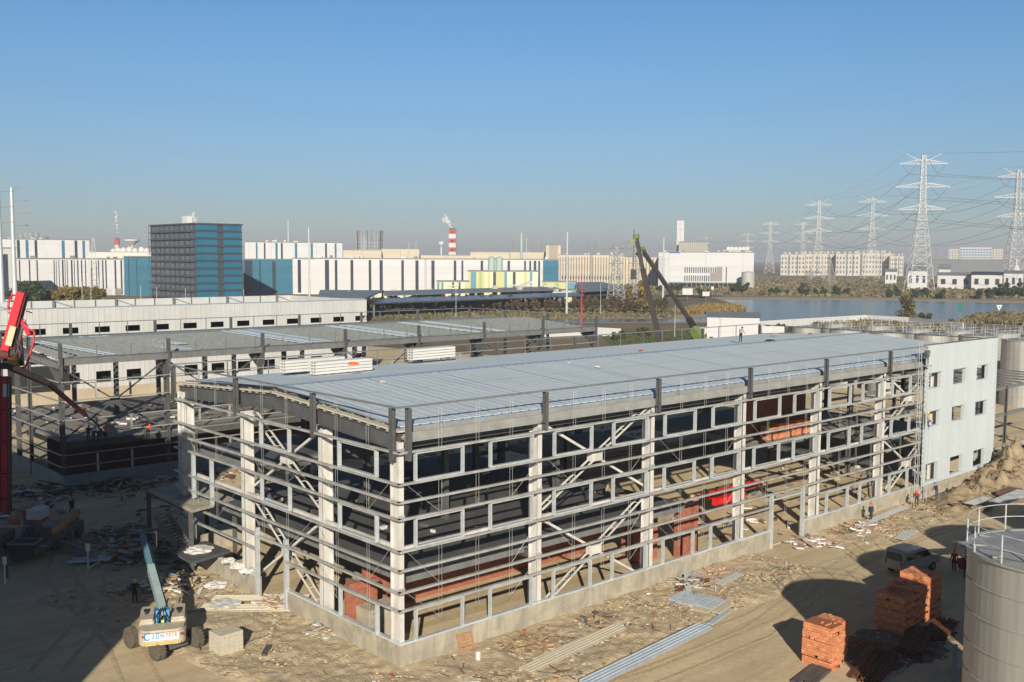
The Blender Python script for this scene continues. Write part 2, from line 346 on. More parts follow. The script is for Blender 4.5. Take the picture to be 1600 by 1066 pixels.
for k in range(1, 9):      # roof purlins
    for s in (0, 1):
        y = .9+k*1.62; z = ZE-.18+(ZR-ZE)*y/(BW/2); y = y if s == 0 else BW-y
        c = MB(); c.box(.65, y-.05, z-.2, 77.7, y+.05, z); c.build('purlin', galv, b1)
# parapet posts and rails
RZ = 15.05
for i in range(1, 6):
    b = MB(); b.hcol(11*i+.05, -.24, 12.6, RZ-.08, .26, .3, 'y', .035); b.box(11*i-.2, -.4, 13.05, 11*i+.3, -.08, 13.09); b.build('parapet_post', dsteel, b1)
for x, y, wb in ((.45, -.24, 'y'), (-.24, .35, 'x')):
    b = MB(); b.hcol(x, y, 12.0, RZ-.08, .26, .3, wb, .035); b.build('parapet_post', dsteel, b1)
for y in (8.7, 18.8, 28.9):
    b = MB(); b.hcol(-.24, y, 12.3, RZ-.08, .26, .3, 'x', .035); b.build('parapet_post', dsteel, b1)
for i in range(1, 8):
    b = MB(); b.hcol(11*i if i < 7 else 77.9, BW+.1, 13, RZ-.08, .26, .3, 'y', .035); b.build('parapet_post', dsteel, b1)
for p, q in (((-.3, -.32, RZ), (61.8, -.32, RZ)), ((-.32, -.3, RZ), (-.32, BW+.2, RZ)), ((-.3, BW+.15, RZ), (78.2, BW+.15, RZ))):
    b = MB(); b.beam(p, q, .16, .08); b.build('parapet_rail', msteel, b1)
for i in range(22):
    if i % 3: b = MB(); b.box(i*3.6+.8, BW+.08, 13.6, i*3.6+.86, BW+.16, RZ-.05); b.build('rail_post', msteel, b1)
# girts, C channels lying in front of the columns
def cch(b, p, q, n, w=.17, h=.10, t=.02):   # channel along p-q, n = outward normal
    p = Vector(p); q = Vector(q); n = Vector(n)
    b.beam(p+n*w/2, q+n*w/2, w, t) if abs(n.y) > .5 else b.beam(p+n*w/2, q+n*w/2, w, t)
    b.beam(p-Vector((0, 0, h/2))+n*(w-t/2), q-Vector((0, 0, h/2))+n*(w-t/2), t, h-t)
for gi, z in enumerate(GZ):
    X1 = 61.8
    segs = [(-.2, X1)] if z > 4.3 else [(-.2, 36.8), (41.3, X1)]
    for a, c_ in segs:
        b = MB(); cch(b, (a, 0, z), (c_, 0, z), (0, -1, 0), .2, .13); b.build('girt', galv, b1)
    segs = [(-.2, BW)] if z > 5 else [(-.2, 12.6), (16.6, BW)]
    for a, c_ in segs:
        b = MB(); cch(b, (0, a, z), (0, c_, z), (-1, 0, 0), .2, .13); b.build('girt', galv, b1)
# window frames
def wframe(org, ax, n, a0, a1, z0, z1):
    b = MB(); o = Vector(org); ax = Vector(ax); n = Vector(n); dp = .26; t = .09
    def bx(u0, u1, za, zb):
        p = [o+ax*u0-n*.14, o+ax*u1-n*.14, o+ax*u1+n*(dp-.14), o+ax*u0+n*(dp-.14)]
        b.hexa([(q.x, q.y, za) for q in p]+[(q.x, q.y, zb) for q in p])
    bx(a0-t, a0, z0+.01, z1-.15); bx(a1, a1+t, z0+.01, z1-.15); bx(a0, a1, z1-.24, z1-.15); bx(a0, a1, z0+.01, z0+.09)
    return b.build('window_frame', galvl, b1)
for (z0, z1) in WIN:
    for i in range(6):
        for a0, a1 in ((1.15, 4.5), (6.75, 10.1)):
            if i == 5 and a0 > 5: continue
            if z0 < 3 and 36.3 < i*11+a1 and i*11+a0 < 41.5: continue
            wframe((i*11, 0, 0), (1, 0, 0), (0, -1, 0), a0, a1, z0, z1)
        b = MB(); b.box(i*11+4.95, -.1, z0, i*11+5.05, .1, z1-.14) if False else None
    for a0, a1 in ((2.3, 6.1), (12.1, 15.7)):
        if z0 < 3 and a0 > 5: continue
        wframe((0, 0, 0), (0, 1, 0), (-1, 0, 0), a0, a1, z0, z1)
# door openings
for x in (36.75, 41.35):
    b = MB(); b.box(x-.12, -.12, 0, x+.12, .16, 4.5); b.build('door_jamb', galvl, b1)
b = MB(); b.box(36.9, -.1, 3.9, 41.2, .1, 4.02); b.build('door_head', galvl, b1)
for x in (36.9, 41.0, 38.9):
    b = MB(); b.beam((x, -.1, 4.05), (x+.1, 1.6, 4.15), .2, .06); b.build('door_bracket', galv, b1)
for y in (12.65, 16.55):
    b = MB(); b.box(-.12, y-.12, 0, .16, y+.12, 4.9); b.build('door_jamb', galvl, b1)
b = MB(); b.box(-.1, 12.8, 4.3, .1, 16.4, 4.42); b.build('door_head', galvl, b1)
for y in (23.2, 26.2):
    b = MB(); b.box(-.14, y-.1, 5.2, .12, y+.1, 8.6); b.build('door_jamb', galvl, b1)
# sag rods: a twin rod with end ties, one per gap between girts
def rods(org, ax, cols, zs):
    o = Vector(org); ax = Vector(ax)
    for ci, c_ in enumerate(cols):
        for za, zb in zs:
            b = MB(); p = o+ax*(c_-.11); q = o+ax*(c_+.11)
            for e in (p, q): b.tube((e.x, e.y, za), (e.x, e.y, zb), .009, .009, 4, False)
            for z in (za+.02, zb-.02): b.tube((p.x, p.y, z), (q.x, q.y, z), .009, .009, 4, False)
            if ci == 0 and zb < 14: r_ = o+ax*.3; b.tube((r_.x, r_.y, zb), (p.x, p.y, za+.02), .012, .012, 4, False)
            if ci == len(cols)-1 and zb < 14: r_ = o+ax*(c_+2.4); b.tube((q.x, q.y, za+.02), (r_.x, r_.y, zb), .012, .012, 4, False)
            b.build('sag_rod', galv, b1)
ZS = [(12.5, 15.0), (8.8, 10.7), (4.6, 6.9), (2.6, 4.5)]
for i in range(6): rods((i*11, -.1, 0), (1, 0, 0), (2.8, 5.6, 8.3), ZS)
rods((-.1, .5, 0), (0, 1, 0), (2.5, 5.8), ZS); rods((-.1, 8.8, 0), (0, 1, 0), (3.4, 6.6), ZS[:3]); rods((-.1, 19, 0), (0, 1, 0), (3.2, 6.4), ZS[:3])
# laced X braces
def laced(b, p, q, w, side):
    p = Vector(p); q = Vector(q); side = Vector(side)*w/2; n_ = max(2, int((q-p).length/.9))
    b.beam(p-side, q-side, .09, .09); b.beam(p+side, q+side, .09, .09)
    for k in range(n_+1):
        c_ = p+(q-p)*k/n_; b.beam(c_-side*.9, c_+side*.9, .06, .04)
def xbrace(o, ax, a0, a1, z0, z1, inn, lace=True):
    o = Vector(o); ax = Vector(ax); b = MB()
    P_ = lambda a, z: (o.x+ax.x*a, o.y+ax.y*a, z)
    am = (a0+a1)/2; zm = (z0+z1)/2
    laced(b, P_(a0, z0), P_(am-.3, zm-.2), .45, inn); laced(b, P_(am+.3, zm+.2), P_(a1, z1), .45, inn)
    b.beam(P_(a0, z1), P_(am-.3, zm+.2), .16, .16); b.beam(P_(am+.3, zm-.2), P_(a1, z0), .16, .16)
    c_ = Vector(P_(am, zm)); inn = Vector(inn); b.beam(c_-ax*.5, c_+ax*.5, .5, .6, (0, 0, 1)); return b.build('cross_brace', wcol, b1)
for xa in (11, 55):
    xbrace((xa, .6, 0), (1, 0, 0), .4, 10.6, 7.3, 12.9, (0, 1, 0)); xbrace((xa, .6, 0), (1, 0, 0), .4, 10.6, .8, 6.7, (0, 1, 0))
    xbrace((xa, BW-.6, 0), (1, 0, 0), .4, 10.6, 5.0, 12.6, (0, 1, 0))
xbrace((.9, 8.9, 0), (0, 1, 0), .4, 9.6, .8, 6.7, (1, 0, 0)); xbrace((.9, 8.9, 0), (0, 1, 0), .4, 9.6, 7.3, 12.6, (1, 0, 0))
# floors
def floor(x0, y0, x1, y1, z, m=slabm):
    b = MB(); b.box(x0, y0, z-.16, x1, y1, z); b.build('floor_slab', m, b1)
    b = MB(); b.box(x0-.03, y0-.03, z-.6, x0+.15, y1+.03, z-.163); b.box(x0+.152, y0-.03, z-.6, x1, y0+.1, z-.163); b.build('edge_beam', msteel, b1)
deckm = mat('dark_deck', (.085, .087, .09), .7, .2, .4)
floor(1.5, 1.6, 27.5, BW-1.1, 4.95, deckm); floor(1.5, 19.6, 33.2, BW-1.1, 8.72, deckm)
floor(66.2, 6, 77.6, BW-1.1, 4.95); floor(53.8, 11.8, 66, BW-1.1, 4.95); floor(33.5, 19.6, 45.8, BW-1.1, 4.95)
for i in range(1, 8):
    for z in (4.55,):
        if i in (3, 4): continue
        b = MB(); b.ibeam((i*11, 1.1, z-.15), (i*11, BW-1.1, z-.15), .25, .5); b.build('floor_beam', dsteel, b1)
for z in (4.6, 8.4):
    for y in (19.5, BW-.6):
        b = MB(); b.ibeam((1, y, z-.2), (77, y, z-.2), .22, .4); b.build('floor_beam', dsteel, b1)
for i in range(6):
    b = MB(); b.beam((11*i+.5, .4, 6.85), (11*i+10.8, .4, 6.85), .22, .26); b.build('tie_beam', wcol, b1)
for ya, yb in ((1.2, 8.4), (9.1, 18.5), (19.2, 28)):
    b = MB(); b.beam((.4, ya, 6.85), (.4, yb, 6.85), .22, .26); b.build('tie_beam', wcol, b1)
# brick infill
def bwl(x0, y0, x1, y1, z0, z1, m=None): b = MB(); b.box(x0, y0, z0, x1, y1, z1); return b.build('brick_wall', m or bwall, b1)
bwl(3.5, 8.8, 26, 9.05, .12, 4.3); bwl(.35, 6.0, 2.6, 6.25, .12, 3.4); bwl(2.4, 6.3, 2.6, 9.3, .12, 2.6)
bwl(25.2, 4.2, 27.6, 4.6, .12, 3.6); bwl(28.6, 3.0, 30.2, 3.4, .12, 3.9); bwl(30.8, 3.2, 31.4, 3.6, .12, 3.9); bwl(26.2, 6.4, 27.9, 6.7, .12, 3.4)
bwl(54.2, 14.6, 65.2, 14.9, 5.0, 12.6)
b = MB(); b.box(1.0, 4.6, .12, 3.3, 5.95, 2.0); b.build('block_plinth', conc, b1)
# stairs inside are hidden; the clad corner
def cladwall():
    x0, x1 = 62.0, BL+.05; ops = [(62.75, 65.55), (67.95, 71.1), (73.4, 76.45)]; zr = [(1.6, 3.45), (7.05, 8.6), (10.8, 12.38)]
    b = MB(); ya, yb = -.28, -.2
    zc = [1.35]+[z for r in zr for z in r]+[RZ+.05]; xc = [x0]+[x for o in ops for x in o]+[x1]
    for i in range(len(xc)-1):
        for j in range(len(zc)-1):
            if i % 2 == 1 and j % 2 == 1: continue
            b.box(xc[i], ya, zc[j], xc[i+1], yb, zc[j+1])
    x = x0+.15
    while x < x1-.1:
        oc = any(a-.03 < x < c_+.03 for a, c_ in ops)
        if not oc: b.box(x-.03, ya-.035, 1.36, x+.03, ya-.001, RZ+.04)
        else:
            for j in range(0, len(zc)-1, 2): b.box(x-.03, ya-.035, zc[j]+.01, x+.03, ya-.001, zc[j+1]-.01)
        x += .36
    b.build('cladding', clad, b1)
    for a, c_ in ops:
        for z0, z1 in zr:
            f = MB()
            f.box(a-.001, -.199, z0-.02, a+.07, .16, z1+.02); f.box(c_-.07, -.199, z0-.02, c_+.001, .16, z1+.02); f.box(a+.071, -.199, z1-.06, c_-.071, .16, z1+.02); f.box(a+.071, -.199, z0-.02, c_-.071, .16, z0+.05)
            f.build('window_reveal', clad, b1)
cladwall()
b = MB(); b.box(BL+.055, -.28, 1.35, BL+.13, .6, RZ+.05); b.build('cladding_return', clad, b1)
b = MB(); b.box(62, -.32, RZ+.051, BL+.13, .1, RZ+.1); b.build('coping', msteel, b1)
b = MB(); cch(b, (BL+.1, .6, RZ-.1), (BL+.1, BW, RZ-.1), (1, 0, 0)); b.build('parapet_rail', msteel, b1)
for z in (11, 7.2, 3.6): b = MB(); b.beam((BL-.1, .7, z), (BL-.1, BW, z), .15, .12); b.build('girt', galv, b1)
# canopy with stair at the left end
cp = thing('entrance_canopy', 'dark steel canopy deck with stairs and tarpaulin landing beside the left end of the frame', 'canopy', (-1, 26, 0))
b = MB(); b.prism([tuple(G(u, v, 5.0)[:2]) for u, v in ((232, 765), (300, 797), (366, 780), (322, 755))], 4.78, 5.0); b.build('deck', conc, cp)
PA, PB, PC, PE = [G(u, v, 4.6) for u, v in ((232, 768), (298, 800), (366, 783), (322, 760))]
for p in (PA, PB, PC, PE):
    q = MB(); q.hcol(p.x, p.y, 0, 4.6, .26, .26, 'y', .03); q.build('post', dsteel, cp)
for p, q_ in ((PA, PB), (PB, PC), (PC, PE), (PE, PA)):
    q = MB(); q.ibeam((p.x, p.y, 4.62), (q_.x, q_.y, 4.62), .2, .3); q.build('beam', dsteel, cp)
LA = [G(u, v, 1.9) for u, v in ((262, 858), (300, 878), (360, 860), (322, 845))]
b = MB(); b.prism([(p.x, p.y) for p in LA], 1.7, 1.9); b.build('landing', dsteel, cp)
s0, s1 = G(242, 808, 4.4), G(276, 858, 1.9); w_ = (G(262, 802, 4.4)-s0)
b = MB(); N_ = 12
for k in range(N_):
    t = k/(N_-1); p = s0+(s1-s0)*t; b.beam(p, p+w_, .28, .05)
b.build('stair_treads', dsteel, cp)
for o_ in (Vector((0, 0, 0)), w_): b = MB(); b.beam(s0+o_+Vector((0, 0, .02)), s1+o_+Vector((0, 0, .02)), .06, .34); b.build('stringer', dsteel, cp)
# ---------------------------------------------------------------- the grey frame behind
b2 = thing('steel_frame_building', 'dark grey steel frame with open purlin roof behind the blue roofed one', 'building', (1, 58, 0))
X0, Y0, X1, Y1 = 1., 58., 77.8, 87.; dst2 = mat('dull_grey_steel', (.075, .077, .078), .6, .25, 1.)
FX = [X0+(X1-X0)*i/7 for i in range(8)]
def part2(b, n, m=None): return b.build(n, m or dst2, b2)
b = MB(); b.box(X0, Y0, -.3, X1, Y0+.28, 1.5); b.box(X0, Y0+.281, -.3, X0+.28, Y1, 1.5); part2(b, 'foundation_wall', mat('bluish_concrete', (.25, .25, .23), .9, .15, .5))
b = MB(); b.box(X0+.3, Y0+.3, .05, X1, Y1, .12); part2(b, 'ground_floor_slab', conc)
for i, x in enumerate(FX):
    for y in (Y0+.5, (Y0+Y1)/2, Y1-.5):
        b = MB(); b.hcol(x+.2 if i == 0 else x, y, .1, 12.6, .36, .7, 'y', .05); part2(b, 'column')
    for ya, za, yb, zb in ((Y0+.3, 12.4, (Y0+Y1)/2, 13.3), ((Y0+Y1)/2, 13.3, Y1-.3, 12.4)):
        b = MB(); b.ibeam((x, ya, za), (x, yb, zb), .3, .8, .05); part2(b, 'rafter')
        if i % 1 == 0:
            s_ = 1 if ya < 60 else -1; yy = Y0+.9 if s_ > 0 else Y1-.9
            c = MB(); c.extr([(0, 0), (2.2*s_, 0), (0, -1.3)], (x-.08, yy, 12.1), (0, 1, 0), (0, 0, 1), (.16, 0, 0)); part2(c, 'haunch')
    b = MB(); b.hcol(x, Y0-.2, 11.2, 14.75, .3, .34, 'y', .04); part2(b, 'parapet_post')
    b = MB(); b.hcol(x, Y1+.2, 12, 14.75, .3, .34, 'y', .04); part2(b, 'parapet_post')
for y in (Y0+10, Y0+20):
    for x in (X0+.1, X1-.1):
        b = MB(); b.hcol(x, y, .1 if x < 10 else 1, 14.75, .34, .34, 'x', .04); part2(b, 'column')
for p, q in (((X0-.2, Y0-.05, 12.9), (X1, Y0-.05, 12.9)), ((X0-.05, Y0, 12.6), (X0-.05, Y1, 12.6)), ((X0, Y1, 12.9), (X1, Y1, 12.9)), ((X1, Y0, 12.9), (X1, Y1, 12.9))):
    b = MB(); b.ibeam(p, q, .25, .75, .05); part2(b, 'eave_beam', msteel)
for p, q in (((X0, Y0-.3, 14.8), (X0, Y1, 14.8)), ((X0, Y1+.3, 14.8), (X1, Y1+.3, 14.8)), ((X1+.2, Y0, 14.8), (X1+.2, Y1, 14.8))):
    b = MB(); b.beam(p, q, .14, .1); part2(b, 'parapet_rail', msteel)
for k in range(1, 21):
    for y in (Y1+.25,):
        b = MB(); b.box(X0+k*3.65-.04, y-.04, 13, X0+k*3.65+.04, y+.04, 14.75); part2(b, 'rail_post', msteel)
for k in range(1, 22):
    b = MB(); b.box(X0+k*3.5-.04, Y0-.25, 13.2, X0+k*3.5+.04, Y0-.17, 14.4); part2(b, 'rail_post', msteel)
purm = mat('purlin_steel', (.25, .27, .27), .5, .2, 2, metal=.2)
for k in range(26):
    y = Y0+.8+k*(Y1-Y0-1.6)/25; z = 12.95+.95*(1-abs(y-(Y0+Y1)/2)/14.5)
    b = MB(); b.beam((X0+.2, y, z), (X1-.2, y, z), .14, .22); part2(b, 'purlin', purm)
for k in range(25):       # roof deck strips already laid, seen as dull grey bands
    pass
SHN = [-1]
for x0, w_, y0, y1 in ((6, 1.1, 59.5, 71), (14, 1.5, 60, 80), (15.8, 1.2, 64, 80), (29, 1.6, 59.5, 73), (31, 2.2, 59.5, 73), (44, 1.0, 60, 73), (46, 1.4, 60, 72.4), (56, 1.0, 60, 73), (60, 1.2, 59.5, 73)):
    SHN[0] += 1; z0 = 13.08+.95*(1-abs(y0-72.5)/14.5); z1 = 13.08+.95*(1-abs(y1-72.5)/14.5)
    b = MB(); b.extr([(0, 0), (w_, 0), (w_, .1), (w_*.8, .1), (w_*.75, .04), (w_*.25, .04), (w_*.2, .1), (0, .1)], (x0, y0, z0), (1, 0, 0), (0, 0, 1), (-3.5, y1-y0, z1-z0))
    solo(b, 'roof_sheet_bundle', mat('laid_sheet', (.37, .43, .48), .4, .08, .5), '%s from the left of the pale blue sheets laid across the open purlins' % ORD[SHN[0]], 'roof sheet', 'roof sheets lying on the purlin roof')
g2 = mat('dull_girt', (.26, .27, .265), .5, .2, 1)
for z in (10.9, 9.0, 7.1, 5.6, 3.6, 2.4):
    b = MB(); cch(b, (X0, Y0, z), (FX[7] if z > 9 else FX[4], Y0, z), (0, -1, 0)); part2(b, 'girt', g2)
    b = MB(); cch(b, (X0, Y0, z), (X0, Y1, z), (-1, 0, 0)); part2(b, 'girt', g2)
    if z in (10.9, 7.1): b = MB(); cch(b, (X0, Y1, z), (X1, Y1, z), (0, 1, 0)); part2(b, 'girt', galv)
for i in range(0, 5):
    for z0, z1 in ((9.0, 10.8), (5.6, 7.05), (1.5, 3.5)):
        for a in (3.4, 6.9):
            b = MB(); b.box(FX[i]+a-.07, Y0-.15, z0+.1, FX[i]+a+.07, Y0+.1, z1-.1); part2(b, 'window_jamb', galv)
for i in (0, 1, 3, 5):
    xbrace((0, 0, 0), (1, 0, 0), 0, 1, 0, 1, (0, 1, 0)) if False else None
    b = MB(); x0, x1 = FX[i]+.3, FX[i+1]-.3
    for za, zb in ((5.0, 12.2),):
        b.beam((x0, Y0+.5, zb), ((x0+x1)/2, Y0+.5, 8.6), .14, .14); b.beam(((x0+x1)/2, Y0+.5, 8.6), (x1, Y0+.5, za), .14, .14)
        b.beam((x1, Y0+.56, zb), ((x0+x1)/2, Y0+.56, 8.6), .14, .14); b.beam(((x0+x1)/2, Y0+.56, 8.6), (x0, Y0+.56, za), .14, .14)
    b.box((x0+x1)/2-.5, Y0+.42, 8.2, (x0+x1)/2+.5, Y0+.64, 9.0); part2(b, 'cross_brace')
b = MB(); b.box(X0+.6, Y0+.6, 4.5, FX[3], Y1-.6, 4.8); part2(b, 'floor_slab', slabm)
b = MB(); b.box(X0+.5, Y0+.35, 4.1, FX[3], Y0+.58, 4.7); part2(b, 'edge_beam')
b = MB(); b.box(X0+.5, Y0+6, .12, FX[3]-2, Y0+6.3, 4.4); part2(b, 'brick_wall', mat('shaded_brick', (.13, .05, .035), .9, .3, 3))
# ---------------------------------------------------------------- the long white building behind it
b3 = thing('clad_building', 'long building with white ribbed cladding, a row of small openings and tan base wall', 'building', (30, 118, 0))
A0, A1, F0, F1, H3 = -22., 77.7, 118., 147., 15.2
part3 = lambda b, n, m: b.build(n, m, b3)
wn = [(-18+4.9*k, -15.6+4.9*k) for k in range(20)]
b = MB(); b.box(A0, F0, -.3, A1, F0+.3, 2.4); b.box(A1-.3, F0+.301, -.3, A1, F1, 2.4); part3(b, 'base_wall', mat('tan_concrete', (.40, .34, .25), .9, .12, .3))
b = MB(); xc = [A0]+[x for o in wn for x in o if x < A1-1]+[A1]; zc = [2.401, 3.2, 5.0, 6.7, 8.4, 11.2, 12.15, H3]
for i in range(len(xc)-1):
    for j in range(len(zc)-1):
        if i % 2 == 1 and j in (1, 3, 5): continue
        b.box(xc[i], F0+.02, zc[j], xc[i+1], F0+.14, zc[j+1])
k = A0
while k < A1-.4:
    inw = any(a-.05 < k < c_+.05 for a, c_ in wn)
    for j in range(0, len(zc)-1):
        if not (inw and j in (1, 3, 5)): b.box(k, F0-.03, zc[j]+.01, k+.12, F0+.018, zc[j+1]-.01)
    k += .9
part3(b, 'front_cladding', clad3)
b = MB(); b.box(A1-.14, F0+.15, 2.401, A1, F1, H3); part3(b, 'end_cladding', clad3)
b = MB(); b.box(A0, F1-.14, 2.401, A1-.15, F1, H3); part3(b, 'rear_cladding', clad3)
b = MB(); b.box(A0, F0+.15, 13.6, A1-.15, F1-.15, 13.75); part3(b, 'roof', msteel)
b = MB(); b.box(A0, F0-.06, H3+.002, A1+.05, F0+.3, H3+.12); part3(b, 'coping', mat('blue_grey_flashing', (.25, .31, .38), .5, .1, 1))
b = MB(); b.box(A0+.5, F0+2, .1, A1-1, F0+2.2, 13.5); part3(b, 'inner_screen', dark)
for i in range(9):
    x = A0+6+i*11.3
    q = MB(); q.hcol(x, F1-.35, 13.8, H3+.05, .35, .35, 'y', .05); part3(q, 'parapet_post', msteel)
    q = MB(); q.beam((x+.2, F1-.3, H3-.1), (x+3.6, F1-.3, 13.9), .1, .08); q.box(x+3.6, F1-.32, 13.8, x+3.75, F1-.16, H3); q.box(x+7.4, F1-.32, 13.8, x+7.55, F1-.16, H3); part3(q, 'parapet_strut', msteel)
b = MB(); b.box(13, F0-.1, 2.4, 22, F0+.01, 6.4); part3(b, 'doorway', dark)
# ---------------------------------------------------------------- the tall building at the left, outside the picture, that shades the yard
SD = Vector((math.sin(SUN_AZ), math.cos(SUN_AZ), 0)); TD = Vector((math.cos(SUN_AZ), -math.sin(SUN_AZ), 0))
nb = thing('office_block', 'tall plain block standing left of the yard and shading it', 'building', tuple(SD*-40+TD*-30))
def sbox(b, s0, s1, t0, t1, z0, z1):
    p = [SD*s_+TD*t_ for s_, t_ in ((s0, t0), (s0, t1), (s1, t1), (s1, t0))]
    return b.hexa([(q.x, q.y, z0) for q in p]+[(q.x, q.y, z1) for q in p])
TE = -17.3
b = MB(); sbox(b, -44, -24, -70, TE-5.2, 0, 35.5); sbox(b, -44, -24, TE-5.19, TE, 0, 29); b.build('wall', mat('block_render', (.45, .44, .40), .8, .1, .2), nb)
for fl in range(8):
    for t in range(12):
        w3 = MB(); sbox(w3, -23.99, -23.9, TE-8-t*3.6, TE-6-t*3.6, 2+fl*4, 4+fl*4); w3.build('window', dark, nb)
# ---------------------------------------------------------------- tanks
tankm = mat('tank_steel', (.33, .33, .31), .5, rgb2=(.42, .42, .395), sc=.25, metal=.25, stretch=(1, 1, .25))
rimm = mat('tank_rim', (.22, .20, .17), .5, .2, 2)
streaks(tankm, (.9, .9, .07), 0, (.22, .20, .17), .45)
def tank(loc, r, h, label, detail=True, group='steel storage tanks', rail=True, first=None):
    t = thing('storage_tank', label, 'tank', loc, 0, group); n = 64 if detail else 28
    b = MB(); prof = [(r, 0)]; nc = int(h/1.35)
    for i in range(1, nc): z = h*i/nc; prof += [(r, z-.03), (r+.035, z-.02), (r+.035, z+.02), (r, z+.03)]
    prof += [(r, h-.12), (r+.10, h-.11), (r+.10, h), (r-.12, h), (r-.12, h-.05)]
    b.lathe((0, 0, 0), prof, n); b.build('shell', tankm, t, True)
    b = MB(); b.lathe((0, 0, 0), [(r-.13, h-.04), (r*.5, h+r*.06), (.3, h+r*.11)], n)
    if detail:
        for k in range(6): a = k*math.pi/6; b.beam((math.cos(a)*r*.95, math.sin(a)*r*.95, h+.03), (-math.cos(a)*r*.95, -math.sin(a)*r*.95, h+.03+.001*k), .12, .06)
    b.build('tank_roof', tankm, t, True)
    if rail:
        b = MB(); np_ = 14 if detail else 10; rr = r+.02; q = 42 if detail else 20
        for i in range(np_): a = 2*math.pi*(i+.3)/np_; b.tube((rr*math.cos(a), rr*math.sin(a), h-.02), (rr*math.cos(a), rr*math.sin(a), h+1.2), .035, .035, 6)
        for z in (h+.6, h+1.18):
            b.path([(rr*math.cos(2*math.pi*i/q), rr*math.sin(2*math.pi*i/q), z) for i in range(q+1)], .022, 5)
        b.build('handrail', galvl, t, True)
    if detail:
        for z0, z1, a in ((1.4, 2.7, 3.5), (2.7, 4.0, 4.0), (6.8, 8.1, 3.9), (8.1, 9.5, 4.6)):
            b = MB(); b.box(-.02, -.01, z0, .02, .01, z1); o = b.build('weld_seam', rimm, t, True); o.location = (math.cos(a)*(r+.01), math.sin(a)*(r+.01), 0)
    return t
T1 = tank((13.5, -29.8, 0), 3.85, 10.8, 'large pale steel tank with white handrail standing at the right front edge', True)
tank((24.4, -29.7, 0), 4, 10.8, 'steel tank hidden beside the large front tank, seen only by its shadow'); tank((35.9, -29.6, 0), 4, 10.8, 'second hidden steel tank along the front row, seen only by its shadow')
tank((47.2, -29.6, 0), 4, 10.8, 'farthest hidden steel tank along the front row, seen only by its shadow')
tl = [(1260, 511, 22), (1305, 506, 21), (1322, 514, 25), (1370, 509, 22), (1387, 519, 27), (1432, 514, 24), (1457, 522, 27), (1497, 516, 25), (1527, 524, 27), (1565, 520, 27), (1600, 531, 32), (1625, 521, 28)]
for i, (u, v, rp) in enumerate(tl):
    c = G(u, v, 10.6); k = (c-CAMP).dot(FW)
    tank((c.x, c.y, 0), rp*k/FOC, 10.6, ['leftmost steel tank rising beyond the blue roof', 'second tank from the left beyond the blue roof, set back', 'third tank from the left beyond the blue roof, nearer row', 'fourth tank from the left beyond the blue roof, set back', 'fifth tank from the left beyond the blue roof, nearer row',
      'sixth tank from the left beyond the blue roof, farther row', 'tank just behind the worker in red helmet on the roof corner', 'farther tank rising behind the middle of the white clad corner', 'nearer tank top just behind the right end of the white clad wall', 'pale steel tank standing right of the white clad wall', 'rightmost nearer tank cut by the picture edge beside the clad wall', 'tank at the far right edge behind the nearer one'][i], False, rail=True)
# small unfinished pipe rack right of the clad wall
rk = thing('pipe_rack', 'low grey steel frame with bare beams right of the white clad wall', 'pipe rack', (92, 14, 0))
for x in (84, 92, 100, 108):
    for y in (4, 14, 24):
        b = MB(); b.hcol(x, y, 0, 8.4, .3, .3, 'y', .03); b.build('column', dsteel, rk)
for y in (4, 14, 24):
    for z in (8.2, 5.0): b = MB(); b.ibeam((83, y, z), (110, y, z), .2, .35); b.build('beam', msteel, rk)
for x in range(84, 109, 3):
    b = MB(); b.ibeam((x, 3.8, 8.5), (x, 24.2, 8.5), .15, .2); b.build('joist', msteel, rk)
b = MB(); b.box(82, 3.2, 0, 82.3, 24, 1.5); b.box(82.31, 3.2, 0, 98, 3.5, 1.5)
solo(b, 'concrete_wall', conc, 'low concrete footing wall under the grey steel frame at right', 'wall')
# ---------------------------------------------------------------- brick stacks
def bstk(name, label, u, v, w_, d, h, seed, tiers=2):
    random.seed(seed); p = G(u, v); b = MB(); rw = .2/1.3
    n = int(h/.42)
    for k in range(n):
        j = [random.uniform(-.06, .06) for _ in range(4)]
        b.box(j[0], j[1], k*h/n+.004, w_+j[2], d+j[3], (k+1)*h/n-.03)
    for k in range(14):      # loose bricks on top and at the edges
        x, y = random.uniform(.1, w_-.3), random.uniform(.1, d-.2); b.box(x, y, h+.002, x+.24, y+.12, h+.062) if random.random() < .5 else None
    for k in range(n):
        for e in range(3):
            y = random.uniform(.05, d-.3); b.box(-.05, y, k*h/n+.05, -.0, y+.22, k*h/n+.16)
            x = random.uniform(.05, w_-.3); b.box(x, -.05, k*h/n+.05, x+.22, 0, k*h/n+.16)
    o = b.build(name, bstack); o.location = (p.x, p.y, .01); return tag(o, label, 'brick stack', 'stacks of orange bricks')
def bat(label, u, v, w_, d, h, seed): return bstk('brick_stack', label, u, v, w_, d, h, seed)
bat('front orange brick stack, sunlit on its left half', 1299, 1050, 1.15, 1.9, 2.5, 1)
o_ = G(1297, 1050); 
b4 = bat('shorter twin of the front orange brick stack, at its shaded right side', 1299, 1050, 1.0, 1.6, 2.45, 2); b4.location.x += 1.2; b4.location.y += .25
bat('brick stack nearest to the front one in the group of four', 1412, 994, 1.4, 1.9, 2.4, 3)
b5 = bat('narrow brick stack with a stripe of sunlight down its side', 1412, 994, 1.0, 1.8, 2.6, 4); b5.location.x += 1.5; b5.location.y += .2
b5 = bat('tall brick stack right of the one with the stripe of sunlight', 1412, 994, 1.3, 1.9, 2.4, 5); b5.location.x += 2.6; b5.location.y += .3
b5 = bat('tallest brick stack farthest right, in front of the parked van', 1412, 994, 1.7, 2.1, 2.75, 6); b5.location.x += 4.0; b5.location.y += .3
